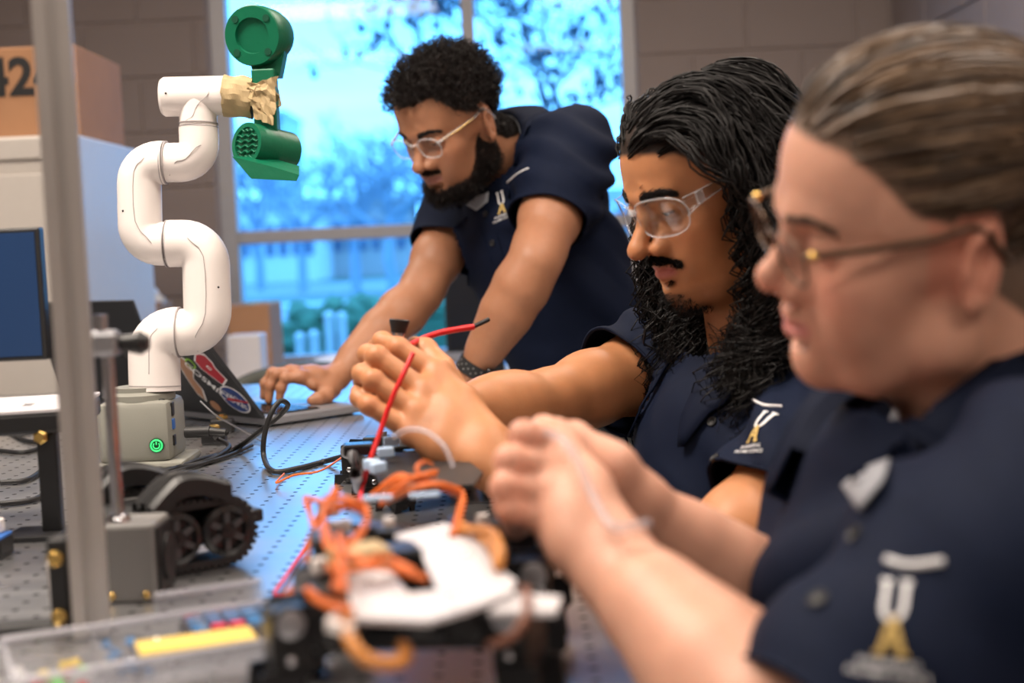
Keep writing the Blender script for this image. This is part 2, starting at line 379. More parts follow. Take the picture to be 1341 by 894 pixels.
# ------------------------------------------------------------------ smooth implicit modelling for bodies and cloth
class Vol:
    def __init__(s, lo, hi, h):
        s.lo = np.asarray(lo, float); s.h = h; s.n = np.ceil((np.asarray(hi, float)-s.lo)/h).astype(int)+1
        s.F = np.full(s.n, 1.0, np.float32)
        s.ax = [(s.lo[i]+h*np.arange(s.n[i])).astype(np.float32) for i in range(3)]
    def reg(s, lo, hi):
        a = np.clip(np.floor((np.asarray(lo)-s.lo)/s.h).astype(int), 0, s.n); b = np.clip(np.ceil((np.asarray(hi)-s.lo)/s.h).astype(int)+1, 0, s.n)
        if (b <= a).any(): return None
        sl = tuple(slice(a[i], b[i]) for i in range(3))
        return sl, s.ax[0][sl[0]][:, None, None], s.ax[1][sl[1]][None, :, None], s.ax[2][sl[2]][None, None, :]
    def put(s, sl, d, k, op):
        A = s.F[sl]
        if op == 'add':
            if k <= 0: s.F[sl] = np.minimum(A, d); return
            h = np.clip(.5+.5*(A-d)/k, 0, 1); s.F[sl] = A*(1-h)+d*h-k*h*(1-h)
        else:
            if k <= 0: s.F[sl] = np.maximum(A, -d); return
            h = np.clip(.5-.5*(A+d)/k, 0, 1); s.F[sl] = A*(1-h)-d*h+k*h*(1-h)
    def cap(s, a, b, ra, rb=None, k=.01, op='add'):
        rb = ra if rb is None else rb; a = np.asarray(a, float); b = np.asarray(b, float); m = max(ra, rb)+k+3*s.h
        g = s.reg(np.minimum(a, b)-m, np.maximum(a, b)+m)
        if g is None: return
        sl, X, Y, Z = g; v = b-a; L = float(v@v)+1e-12
        px, py, pz = X-np.float32(a[0]), Y-np.float32(a[1]), Z-np.float32(a[2])
        t = np.clip((px*v[0]+py*v[1]+pz*v[2])/L, 0, 1).astype(np.float32)
        d = np.sqrt((px-t*v[0])**2+(py-t*v[1])**2+(pz-t*v[2])**2)-(ra+(rb-ra)*t)
        s.put(sl, d.astype(np.float32), k, op)
    def chain(s, pts, rs, k=.01, op='add'):
        for i in range(len(pts)-1): s.cap(pts[i], pts[i+1], rs[i], rs[i+1], k, op)
    def ell(s, c, r, R=None, k=.01, op='add'):
        c = np.asarray(c, float); r = np.broadcast_to(np.asarray(r, float), (3,)); m = r.max()+k+3*s.h; g = s.reg(c-m, c+m)
        if g is None: return
        sl, X, Y, Z = g; x, y, z = X-np.float32(c[0]), Y-np.float32(c[1]), Z-np.float32(c[2])
        if R is not None:
            R = np.asarray(R); x, y, z = (x*R[0, 0]+y*R[1, 0]+z*R[2, 0]), (x*R[0, 1]+y*R[1, 1]+z*R[2, 1]), (x*R[0, 2]+y*R[1, 2]+z*R[2, 2])
        k0 = np.sqrt((x/r[0])**2+(y/r[1])**2+(z/r[2])**2); k1 = np.sqrt((x/r[0]**2)**2+(y/r[1]**2)**2+(z/r[2]**2)**2)+1e-9
        s.put(sl, (k0*(k0-1)/k1).astype(np.float32), k, op)
    def mesh(s, smooth=2, pull=.5):
        F = s.F; S = F < 0; n = s.n
        c = np.zeros(n-1, np.uint8)
        offs = [(i, j, k) for i in (0, 1) for j in (0, 1) for k in (0, 1)]
        for o in offs: c += S[o[0]:n[0]-1+o[0], o[1]:n[1]-1+o[1], o[2]:n[2]-1+o[2]]
        act = np.argwhere((c > 0) & (c < 8)); del c
        idx = np.full(n-1, -1, np.int32); idx[tuple(act.T)] = np.arange(len(act))
        vals = np.stack([F[act[:, 0]+o[0], act[:, 1]+o[1], act[:, 2]+o[2]] for o in offs], 1)
        acc = np.zeros((len(act), 3)); cnt = np.zeros(len(act))
        for i in range(8):
            for j in range(i+1, 8):
                df = np.array(offs[j])-offs[i]
                if np.abs(df).sum() != 1: continue
                a, b = vals[:, i], vals[:, j]; m = (a < 0) != (b < 0)
                t = np.where(m, a/np.where(m, a-b, 1), 0)
                acc += m[:, None]*(np.array(offs[i])+t[:, None]*df); cnt += m
        V = s.lo+s.h*(act+acc/cnt[:, None]); Q = []
        for ax in range(3):
            sl0 = [slice(None)]*3; sl1 = [slice(None)]*3; sl0[ax] = slice(0, n[ax]-1); sl1[ax] = slice(1, n[ax])
            E = np.argwhere(S[tuple(sl0)] != S[tuple(sl1)]); u, v = [(1, 2), (2, 0), (0, 1)][ax]
            ok = (E[:, u] > 0) & (E[:, v] > 0) & (E[:, u] < n[u]-1) & (E[:, v] < n[v]-1); E = E[ok]
            def cell(du, dv):
                q = E.copy(); q[:, u] -= du; q[:, v] -= dv; return idx[tuple(q.T)]
            q = np.stack([cell(1, 1), cell(0, 1), cell(0, 0), cell(1, 0)], 1)
            fl = ~S[tuple(E.T)]; q[fl] = q[fl][:, ::-1]; Q.append(q)
        Q = np.concatenate(Q); Q = Q[(Q >= 0).all(1)]
        if smooth: V = relax(V, Q, smooth, pull)
        return V, Q
def edges_of(Q):
    k = Q.shape[1]; return np.concatenate([np.stack([Q[:, i], Q[:, (i+1) % k]], 1) for i in range(k)])
def relax(V, Q, it=2, pull=.5):
    E = edges_of(Q); n = len(V); deg = np.bincount(E[:, 0], minlength=n)+np.bincount(E[:, 1], minlength=n); deg = np.maximum(deg, 1)
    for i in range(it):
        for w in (pull, -pull*1.04):
            A = np.stack([np.bincount(E[:, 0], V[E[:, 1], c], n)+np.bincount(E[:, 1], V[E[:, 0], c], n) for c in range(3)], 1)/deg[:, None]
            V = V+w*(A-V)
    return V
def normals(V, Q):
    n = np.cross(V[Q[:, 2]]-V[Q[:, 0]], V[Q[:, 3]]-V[Q[:, 1]]) if Q.shape[1] == 4 else np.cross(V[Q[:, 1]]-V[Q[:, 0]], V[Q[:, 2]]-V[Q[:, 0]])
    N = np.zeros_like(V)
    for c in range(Q.shape[1]):
        for a in range(3): N[:, a] += np.bincount(Q[:, c], n[:, a], len(V))
    return N/(np.linalg.norm(N, axis=1, keepdims=True)+1e-12)
def sstep(a, b, x): t = np.clip((x-a)/(b-a), 0, 1); return t*t*(3-2*t)
def vnoise(p, seed=0, f=1.0):             # cheap smooth 3-D noise, about -1..1
    rs = np.random.RandomState(seed); out = 0
    for i in range(7):
        k = rs.normal(size=3)*f; out = out+np.sin(p@k+rs.uniform(0, 6.3))
    return out/3.0
def strands_mesh(S, rad, n=3):
    """S (m, k, 3) strands, rad (k,) or (m,k) -> tubes in one mesh"""
    m, k, _ = S.shape; T = np.gradient(S, axis=1); T /= np.linalg.norm(T, axis=2, keepdims=True)+1e-9
    ref = np.random.RandomState(1).normal(size=(m, 1, 3)); X = np.cross(T, ref); X /= np.linalg.norm(X, axis=2, keepdims=True)+1e-9; Y = np.cross(T, X)
    rad = np.broadcast_to(np.asarray(rad, float), (m, k)); a = np.arange(n)*2*math.pi/n
    V = S[:, :, None, :]+rad[:, :, None, None]*(np.cos(a)[None, None, :, None]*X[:, :, None, :]+np.sin(a)[None, None, :, None]*Y[:, :, None, :])
    V = V.reshape(-1, 3); i = np.arange(m*k).reshape(m, k)
    a0, a1 = i[:, :-1].ravel(), i[:, 1:].ravel()
    Q = np.concatenate([np.stack([a0*n+c, a0*n+(c+1) % n, a1*n+(c+1) % n, a1*n+c], 1) for c in range(n)])
    return V, Q
# ------------------------------------------------------------------ heads (local: x forward, y to the person's left, z up, origin between the ears at eye height)
EYE = np.array([.0725, .0315, .0])
def head_volume(p, neck, h=.0021):
    v = Vol((-.125, -.098, -.19), (.135, .098, .135), h)
    jw, nl, ft = p.get('jaw', 1.0), p.get('nose', 1.0), p.get('fat', 0.0)
    v.ell((-.014, 0, .034), (.098, .0755, .084), k=.0)                       # cranium
    v.ell((.022, 0, .03), (.062, .063, .066), k=.03)                        # forehead
    v.ell((.024, 0, -.035), (.058, .056+ft, .066), k=.03)                   # face mass
    for s in (-1, 1):
        v.chain([(-.012, s*.058*jw, -.045), (.004, s*(.053*jw+ft), -.078), (.045, s*(.03*jw+ft*.6), -.100), (.072, s*.008, -.105)], [.016, .017, .016, .015], .024)   # jaw
        v.ell((.048, s*(.037+ft*.6), -.026), (.026, .024, .02), k=.022)            # cheek bone
        v.ell((.052, s*(.030+ft), -.058), (.026, .022, .028), k=.026)          # cheek
        v.ell((.010, s*.063, .012), (.03, .010, .03), k=.02)                # temple
    v.ell((.070, 0, -.100), (.0185, .021*jw, .0165), k=.016)                 # chin
    v.chain([(.070, -.033, .0165), (.0815, -.012, .0165), (.0815, .012, .0165), (.070, .033, .0165)], [.010, .0095, .0095, .010], .016)  # brow
    for s in (-1, 1): v.ell((.0885, s*.0335, -.0035), (.017, .0195, .0135), k=.013, op='sub')     # eye sockets
    for s in (-1, 1):
        v.ell((EYE[0]-.001, s*EYE[1], EYE[2]), (.0138, .0162, .0135), k=.004)        # lids over the ball
        o = p.get('gaze', -.55)
        for a in np.linspace(-.62, .62, 9):                                       # lid slit
            c = np.array([EYE[0]+.0150*math.cos(a)*math.cos(o), s*EYE[1]+.0165*math.sin(a), .0150*math.sin(o)*(1-.25*a*a)+.001])
            v.ell(c, (.004, .0026, .0019*(1-.9*(a/.8)**2)+.0006), k=.0012, op='sub')
        c0 = [np.array([EYE[0]+.0142*math.cos(a), s*EYE[1]+.0172*math.sin(a), .0062*math.cos(a*1.1)+.001]) for a in np.linspace(-.8, .8, 6)]
        v.chain(c0, [.0008]*6, .0025, 'sub')                                       # lid crease
    # mouth region
    v.ell((.066, 0, -.070), (.025, .029, .026), k=.022)
    # nose
    nt = np.array([.1125+.006*(nl-1)*10*.3, 0, -.0355+p.get('tip', 0)])
    v.chain([(.0765, 0, .014), (.087, 0, -.006), nt-(.004, 0, -.004)], [.0072, .0075, .0098], .012)
    v.ell(nt-(.002, 0, .001), (.0105*nl, .0105*nl, .0095), k=.006)
    for s in (-1, 1):
        v.ell((.0935, s*.0125*nl, -.0405), (.0105, .0078, .0078), k=.006)
        v.ell((.080, s*.013, -.036), (.014, .010, .012), k=.012)
        v.ell((.0985, s*.0068, -.0482), (.0052, .0032, .0040), k=.003, op='sub')
    # lips: filtrum, upper, lower, parting line
    v.ell((.0945, 0, -.0535), (.004, .0028, .006), k=.005, op='sub')
    for s in (-1, 1):
        v.chain([(.0915, 0, -.0625), (.0905, s*.007, -.0610), (.0835, s*.0175, -.0655), (.0775, s*.0235, -.0685)], [q*p.get('lips', 1) for q in (.0052, .0055, .0042, .0026)], .0045)
        v.chain([(.0905, 0, -.0735), (.0880, s*.009, -.0730), (.0825, s*.017, -.0715), (.0775, s*.0230, -.0690)], [q*p.get('lips', 1) for q in (.0062, .0060, .0045, .0025)], .0045)
        v.chain([(.0975, 0, -.0682), (.0950, s*.009, -.0675), (.0875, s*.018, -.0688), (.0800, s*.0250, -.0692)], [.0011, .0012, .0012, .0014], .0022, 'sub')
    v.ell((.0885, 0, -.0845), (.006, .014, .004), k=.008, op='sub')
    # ears
    for s in (-1, 1):
        A = np.array([[math.cos(.22), 0, -math.sin(.22)], [0, 1, 0], [math.sin(.22), 0, math.cos(.22)]])
        B = rotz(s*.42)
        E = B@A; ec = np.array([-.012, s*.0755, -.016])
        def e(x, y, z): return ec+E@np.array([x, s*y, z])
        v.ell(e(0, .004, 0), (.0165, .0052, .031), E, k=.004)
        v.ell(e(.001, .0095, -.002), (.0105, .0065, .0185), E, k=.003, op='sub')
        ring = [e(.013*math.cos(t)*(1 if math.sin(t) > -.4 else .8)-.001, .0075, .0275*math.sin(t)) for t in np.linspace(.2*math.pi, 1.42*math.pi, 22)]
        v.chain(ring, [.0028]*22, .0022)
        v.chain([e(-.006, .0065, .012), e(-.0085, .0075, -.002), e(-.005, .0075, -.014)], [.0024, .0028, .0026], .003)
        v.ell(e(.013, .005, -.004), (.004, .003, .006), E, k=.003)
        v.ell(e(.004, .006, -.026), (.0075, .0042, .0075), E, k=.004)
        v.cap(ec+(.006, -s*.012, .0), ec+(.0, -s*.004, -.012), .012, .009, .01)
    # neck
    for a, b, ra, rb in neck: v.cap(a, b, ra, rb, .028)
    return v
def head_colors(V, p):
    sk = np.array(p['skin']); C = np.tile(sk, (len(V), 1)); x, y, z = V.T; ay = np.abs(y)
    def mixc(w, c): 
        nonlocal C
        C = C*(1-w[:, None])+np.array(c)*w[:, None]
    red = p.get('blush', .3)
    mixc(red*np.exp(-(((x-.06)/.035)**2+((ay-.042)/.02)**2+((z+.032)/.022)**2)), sk*np.array([1.12, .68, .66]))
    mixc(red*np.exp(-(((x-.108)/.016)**2+(y/.016)**2+((z+.038)/.014)**2)), sk*np.array([1.1, .66, .64]))
    mixc(.55*red*(ay > .068)*(x < .02)*sstep(-.05, -.03, z)*sstep(.04, .02, z), sk*np.array([1.2, .62, .58]))
    # lips
    zl = -.0685; w = sstep(.026, .020, ay)*sstep(.074, .079, x)*np.exp(-((z-zl)/(.0088*(1-(ay/.034)**2).clip(.1)))**4)
    mixc(w*.85, p.get('lip', sk*np.array([.85, .48, .46])))
    # dark lash line along the lid slit
    o = p.get('gaze', -.55)
    for s in (-1, 1):
        a = np.arcsin(np.clip((y*s-EYE[1])/.0165, -1, 1)); zz = .0150*math.sin(o)*(1-.25*a*a)+.0026
        w = (np.abs(y*s-EYE[1]) < .0135)*np.exp(-((z-zz)/.0016)**2)*(x > .07)
        mixc(w*.9, (.02, .013, .01))
    bc = p.get('stubble')
    if bc is not None:
        w = beard_mask(V, p); mixc(w*bc[1], bc[0])
    sc = p.get('scalp')
    if sc is not None: mixc(scalp_mask(V, p)*.97, sc)
    return np.clip(C, 0, 1)
def scalp_mask(V, p):
    x, y, z = V.T; ay = np.abs(y); hl = p.get('hairline', .068)
    line = hl-.55*np.clip(.075-x, 0, 1)*0-.0
    # height the hair starts at, by how far back we are
    hz = np.interp(x, [-.12, -.055, -.03, -.012, .012, .030, .045, .062, .09], [-.085, -.07, -.045, .005, .020, .028, hl-.022, hl-.004, hl+.006])
    hz = hz + p.get('temple', .0)*np.exp(-((ay-.045)/.018)**2)*sstep(.02, .05, x)
    ear = np.exp(-(((x+.012)/.025)**2+((z+.016)/.040)**2))*(ay > .062)
    return sstep(-.004, .004, z-hz)*(ear < .35)
def beard_mask(V, p):
    x, y, z = V.T; ay = np.abs(y); style = p.get('beard', 'full')
    lipm = np.exp(-(((z+.0685)/.0085)**4))*(ay < .022)*(x > .07)
    if style == 'full':
        top = np.interp(x, [-.03, .0, .016, .034, .052, .07, .10], [.0, -.004, -.036, -.066, -.082, -.087, -.087])
        w = sstep(-.004, .012, top-z)*(x > -.022)*sstep(-.135, -.122, z)*sstep(.004, -.006, np.where(x < .02, (-.155-z), -1))
        neckcut = sstep(-.128+.35*np.clip(.06-x, 0, .1), -.112+.35*np.clip(.06-x, 0, .1), z)
        w = w*neckcut
        mous = sstep(-.0575, -.0535, -z*0+z)*0
        ear = np.exp(-(((x+.014)/.021)**2+((z+.016)/.036)**2))*(ay > .060)
        return w*(1-lipm)*(ear < .3)
    # moustache and thin chin beard
    m = np.exp(-((z+.0565-.10*0+.28*np.clip(ay-.012, 0, 1))/.0052)**4)*sstep(.037, .031, ay)*(x > .060)*(1-.45*np.exp(-(ay/.004)**2))
    g = np.exp(-(ay/.019)**4)*sstep(-.094, -.098, z)*(x > .05)*sstep(-.128, -.12, z)
    sp = np.exp(-(ay/.006)**2)*np.exp(-((z+.084)/.005)**2)*(x > .07)
    jl = sstep(-.088, -.100, z)*.35*(x > .0)
    return np.clip(m+g+sp*.8+jl, 0, 1)*(1-lipm)
class Pose:
    def __init__(s, R, T, sc=1.0): s.R = np.array(R); s.T = np.array(T); s.sc = sc
    def w(s, V): return (np.asarray(V)*s.sc)@s.R.T+s.T
    def l(s, W): return ((np.asarray(W)-s.T)@s.R)/s.sc
    def d(s, D): return np.asarray(D)@s.R.T
def pose_from(fwd, up, T, sc=1.0):
    f = nv(fwd); l = nv(np.cross(up, f)); u = np.cross(f, l); return Pose(np.stack([f, l, u], 1), T, sc)
def eyes(root, pose, p, name='eye'):
    o = p.get('gaze', -.55)
    for s in (-1, 1):
        b = MB().ball((0, 0, 0), .0124, 20); V = np.concatenate(b.V); g = np.array([math.cos(o*.9), 0, math.sin(o*.9)])
        d = np.linalg.norm(V/.0124-g, axis=1); C = np.tile(np.array([.55, .5, .47]), (len(V), 1)); C[d < .55] = p.get('iris', (.03, .016, .01)); C[d < .25] = (.003, .003, .003)
        obj(name, pose.w(V+EYE*np.array([1, s, 1])), np.array([f for f in b.F]), M['eye_white'], root, True, C)
def brow_hair(root, pose, V, N, p, mat_, n=420, seed=3, th=1.0):
    rs = np.random.RandomState(seed)
    for s in (-1, 1):
        t = rs.uniform(0, 1, n); y = .012+.036*t; zc = .0170+.0065*np.sin(t*2.4)-.004*t+rs.normal(0, .0019*th, n)*(1-.5*t)
        pts = []; d2 = V[:, 0] > .04; Vi = V[d2]; Ni = N[d2]
        for i in range(n):
            j = np.argmin((Vi[:, 1]-s*y[i])**2+(Vi[:, 2]-zc[i])**2-.3*(Vi[:, 0] > .05)*0); q = Vi[j]; nn = Ni[j]
            dr = nv(np.array([-.1, s*.9, .35-.8*t[i]+rs.normal(0, .2)])); dr = nv(dr-(dr@nn)*nn*.85)
            k = np.linspace(0, 1, 4)[:, None]; pts.append(q+nn*.0003+dr*k*.0075+nn*k*(1-k)*.003)
        W, Q = strands_mesh(pose.w(np.array(pts)), np.array([.00045, .00045, .0004, .00015])); obj('eyebrow', W, Q, mat_, root, True)
# ------------------------------------------------------------------ arms, hands, cloth
def lerp(a, b, t): return np.asarray(a)*(1-t)+np.asarray(b)*t
def sub_vol(v, lo, hi):
    a = np.floor((np.asarray(lo)-v.lo)/v.h).astype(int); a = np.clip(a, 0, v.n-2); b = np.clip(np.ceil((np.asarray(hi)-v.lo)/v.h).astype(int)+1, a+1, v.n)
    s = Vol.__new__(Vol); s.h = v.h; s.lo = v.lo+a*v.h; s.n = b-a; s.F = np.full(s.n, 1.0, np.float32); s.ax = [v.ax[i][a[i]:b[i]] for i in range(3)]
    s.sl = tuple(slice(a[i], b[i]) for i in range(3)); return s
def arm_prims(v, S, E, W, wid, m=1.0, fm=1.0, bulge=None):
    pts = [lerp(S, E, t) for t in (0, .3, .62, .88, 1)]; v.chain(pts, [x*m for x in (.054, .051, .046, .039, .037)], .02)
    pts = [lerp(E, W, t) for t in (0, .2, .45, .75)]; v.chain(pts, [x*fm for x in (.037, .043, .040, .030)], .02)
    wid = nv(wid)
    for s in (-1, 1): v.cap(lerp(E, W, .62)+wid*s*.006, np.asarray(W)+wid*s*.011, .028*fm, .0185*fm, .02)
def hand_prims(v, W, mcp, fingers, thumb, s=1.0):
    mcp = [np.asarray(m) for m in mcp]; W = np.asarray(W); wid = nv(mcp[0]-mcp[3])
    for i, m in enumerate(mcp):
        w0 = W+wid*(.014-.0093*i)*s; v.chain([w0, lerp(w0, m, .55), m], [.0175*s, .0160*s, .0120*s], .012)
    v.chain(mcp, [.0118*s, .012*s, .0115*s, .0105*s], .008)
    c, m1 = np.asarray(thumb[0]), np.asarray(thumb[1])
    v.chain([W+wid*.012*s, c, m1], [.016*s, .0175*s, .0135*s], .014)
    v.cap(c, lerp(mcp[0], m1, .45), .012*s, .009*s, .014)                 # web of the thumb
    rads = ([.0110, .0100, .0090, .0072], [.0112, .0102, .0092, .0074], [.0106, .0097, .0087, .0070], [.0096, .0086, .0078, .0063], [.0138, .0118, .0110, .0088])
    chains = [[mcp[i]]+[np.asarray(q) for q in fingers[i]] for i in range(4)]+[[m1]+[np.asarray(q) for q in thumb[2:]]]
    for ch, rr in zip(chains, rads):
        rr = [x*s for x in rr][:len(ch)] if len(ch) == 4 else [x*s for x in (rr[0], rr[1], rr[3])]
        A = np.array(ch); u = sub_vol(v, A.min(0)-.03, A.max(0)+.03)
        u.chain(ch, rr, .004)
        for j in range(1, len(ch)-1): u.ell(ch[j], rr[j]*1.06, k=.004)
        A_ = v.F[u.sl]; d = u.F; k = .0035
        near = np.clip(.5+.5*(A_-d)/k, 0, 1); v.F[u.sl] = A_*(1-near)+d*near-k*near*(1-near)
def nails(V, C, N, tips):
    """tint the finger-nail plates: tips = (tip, previous joint, back direction)"""
    for tip, prev, back in tips:
        ax = nv(np.asarray(tip)-prev); b = nv(np.asarray(back)-(np.asarray(back)@ax)*ax); c = np.asarray(tip)-ax*.002+b*.006; q = V-c
        side = np.cross(ax, b); w = np.exp(-((q@ax)/.0062)**4-((q@side)/.0052)**4)*(np.abs(q@b) < .006)*(N@b > .3)
        C[:] = C*(1-.5*w[:, None])+np.array([.85, .62, .55])*.5*w[:, None]
def skin_colors(V, base, seed=1, knuckles=()):
    C = np.tile(np.array(base), (len(V), 1)); n = vnoise(V, seed, 45)*.05+vnoise(V, seed+1, 14)*.05
    C *= (1+n)[:, None]*np.array([1, 1, 1])
    for k in knuckles:
        w = .45*np.exp(-((V-np.asarray(k))**2).sum(1)/.012**2); C = C*(1-w[:, None])+C*np.array([1.08, .74, .70])*w[:, None]
    return np.clip(C, 0, 1)
def join(parts):
    Vs, Qs, Cs, n = [], [], [], 0
    for V, Q, C in parts: Vs.append(V); Qs.append(Q+n); Cs.append(C); n += len(V)
    return np.concatenate(Vs), np.concatenate(Qs), np.concatenate(Cs)
def cap_sdf(p, chain):
    best = 9.
    for (a, ra), (b, rb) in zip(chain[:-1], chain[1:]):
        a = np.asarray(a); v = np.asarray(b)-a; t = np.clip(((p-a)@v)/(v@v), 0, 1); best = np.minimum(best, np.linalg.norm(p-a-t[:, None]*v, axis=1)-(ra+(rb-ra)*t))
    return best
def cut_mesh(V, Q, cuts):
    """cuts: (point, normal, capsule chain, tolerance): open the tube beyond the plane"""
    bm = bmesh.new(); vs = [bm.verts.new(p) for p in V]
    for q in Q:
        try: bm.faces.new([vs[i] for i in q])
        except ValueError: pass
    for p, n, chain, tol in cuts:
        n = nv(n); p = np.asarray(p); fs = list(bm.faces); c = np.array([f.calc_center_median()[:] for f in fs]); d = cap_sdf(c, chain); h = (c-p)@n
        sel = [fs[i] for i in np.where((d < tol+.012) & (h > -.03))[0]]; g = set(sel)
        for f in sel: g.update(f.edges); g.update(f.verts)
        bmesh.ops.bisect_plane(bm, geom=list(g), plane_co=Vector(p), plane_no=Vector(n), dist=1e-6)
        fs = list(bm.faces); c = np.array([f.calc_center_median()[:] for f in fs]); d = cap_sdf(c, chain); h = (c-p)@n
        bmesh.ops.delete(bm, geom=[fs[i] for i in np.where((d < tol) & (h > 1e-5))[0]], context='FACES')
    bm.verts.index_update(); V2 = np.array([v.co[:] for v in bm.verts]); F2 = [[v.index for v in f.verts] for f in bm.faces]; bm.free()
    return V2, F2
def bvh_of(V, F): return BVHTree.FromPolygons([tuple(p) for p in V], [tuple(int(i) for i in f) for f in F])
def solidify(o, t):
    m = o.modifiers.new('thickness', 'SOLIDIFY'); m.thickness = t; m.offset = -1; return o
def ray_px(bvh, x, y):
    d = nv(P(x, y, 1.0)-CAM); h = bvh.ray_cast(Vector(CAM), Vector(d))
    return (None, None) if h[0] is None else (np.array(h[0]), np.array(h[1]))
def text_mesh(txt, size, depth=.0, bold=0.0):
    cu = bpy.data.curves.new('t', 'FONT'); cu.body = txt; cu.size = size; cu.align_x = 'CENTER'; cu.align_y = 'CENTER'; cu.extrude = depth; cu.offset = bold; cu.resolution_u = 3
    o = bpy.data.objects.new('t', cu); col.objects.link(o); bpy.context.view_layer.update(); dg = bpy.context.evaluated_depsgraph_get()
    me = bpy.data.meshes.new_from_object(o.evaluated_get(dg)); V = np.array([v.co[:] for v in me.vertices]); F = [list(p.vertices) for p in me.polygons]
    bpy.data.objects.remove(o); bpy.data.meshes.remove(me); bpy.data.curves.remove(cu); return V, F
def letter_poly(ch, w, h):
    """slab-serif U and A as stroked outlines (list of quads)"""
    b = MB(); t = w*.2
    def bar(x0, y0, x1, y1, tt=t):
        d = nv([x1-x0, y1-y0]); n = np.array([-d[1], d[0]])*tt/2; a = np.array([x0, y0]); c = np.array([x1, y1]); m = 6
        L = [a+(c-a)*i/m for i in range(m+1)]; V = np.array([(*(q+n), 0) for q in L]+[(*(q-n), 0) for q in L])
        b.add(V, [(i, i+1, m+2+i, m+1+i) for i in range(m)])
    if ch == 'U':
        for s in (-1, 1): bar(s*w*.32, h*.5, s*w*.32, -h*.2); bar(s*w*.5, h*.5-t*.3, s*w*.14, h*.5-t*.3, t*.7)
        for i in range(6):
            a0, a1 = math.pi*(1+i/6), math.pi*(1+(i+1)/6); r = w*.32; bar(r*math.cos(a0), -h*.2+h*.3*math.sin(a0)*.9, r*math.cos(a1), -h*.2+h*.3*math.sin(a1)*.9)
    else:
        bar(-w*.36, -h*.5, 0, h*.5); bar(w*.36, -h*.5, 0, h*.5); bar(-w*.2, -h*.12, w*.2, -h*.12, t*.8)
        for s in (-1, 1): bar(s*w*.52, -h*.5+t*.3, s*w*.2, -h*.5+t*.3, t*.7)
    return np.concatenate(b.V), b.F
def stick(bvh, V2, F, o, R, m, name, parent, lift=.0012):
    """lay a flat shape (local xy) on a curved cloth surface"""
    W = np.asarray(V2)@np.asarray(R).T+o; n = R[:, 2]; out = []
    for p in W:
        h = bvh.ray_cast(Vector(p+n*.025), Vector(-n), .10); out.append(np.array(h[0])+np.array(h[1])*lift if h[0] is not None else p)
    out = np.array(out)
    return obj(name, out, F, m, parent, False)
def logo(bvh, px, py, up_px, scale, parent, lines=('ENGINEERING', 'POLYMER SCIENCE')):
    o, n = ray_px(bvh, px, py)
    if o is None: print('logo miss', px, py); return
    if n@(CAM-o) < 0: n = -n
    o2, _ = ray_px(bvh, px+up_px[0]*6, py+up_px[1]*6); up = nv(P(px+up_px[0]*20, py+up_px[1]*20, 1.)-P(px, py, 1.))
    n = nv(.7*nv(n)+.3*nv(CAM-o)); R = np.zeros((3, 3)); up = nv(up-(up@n)*n); R[:, 1] = up; R[:, 2] = n; R[:, 0] = np.cross(up, n)
    V, F = letter_poly('U', .017*scale, .026*scale); stick(bvh, V+[0, .013*scale, 0], F, o, R, M['white_thread'], 'logo_letter', parent)
    V, F = letter_poly('A', .018*scale, .021*scale); stick(bvh, V+[.001*scale, -.0085*scale, 0], F, o, R, M['gold_thread'], 'logo_letter', parent, .0018)
    for i, t in enumerate(lines):
        V, F = text_mesh(t, .0054*scale, 0, .00005); stick(bvh, V+[0, (-.0235-.0062*i)*scale, 0], F, o, R, M['white_thread'], 'logo_text', parent)
def px_line(bvh, pts, r, m, name, parent, lift=.001):
    L = []
    for x, y in pts:
        p, n = ray_px(bvh, x, y)
        if p is not None: L.append(p+nv(CAM-p)*lift)
    if len(L) > 1: return MB().tube(spline(L, 16) if len(L) > 2 else L, r, 6).build(name, m, parent, True)
def px_patch(bvhs, poly, m, name, parent, lift=.003):
    poly = np.array(poly, float); c = poly.mean(0); V = []; n = len(poly)*4; per = spline(np.c_[poly, 0*poly[:, 0]], n, True)[:, :2] if False else np.concatenate([[lerp(poly[i], poly[(i+1) % len(poly)], k/4) for k in range(4)] for i in range(len(poly))])
    for t in (1, .66, .33, .02):
        for q in per:
            x, y = lerp(c, q, t); best = None
            for b in bvhs:
                h, _ = ray_px(b, x, y)
                if h is not None and (best is None or np.linalg.norm(h-CAM) < np.linalg.norm(best-CAM)): best = h
            V.append(best+nv(CAM-best)*lift if best is not None else np.array([np.nan]*3))
    V = np.array(V); ok = ~np.isnan(V[:, 0])
    if not ok.all(): V[~ok] = V[ok].mean(0)
    n = len(per); o = obj(name, V, np.array([(i*n+k, i*n+(k+1) % n, (i+1)*n+(k+1) % n, (i+1)*n+k) for i in range(3) for k in range(n)]), m, parent, True); return solidify(o, .001)
def button(bvh, x, y, parent, r=.0055):
    p, n = ray_px(bvh, x, y)
    if p is None: return
    n = n if n@(CAM-p) > 0 else -n
    MB().lathe([(r*.2, .001), (r*.75, .001), (r*.85, .0025), (r, .002), (r, -.001)][::-1], p, n, 16).build('button', M['black'], parent, True)
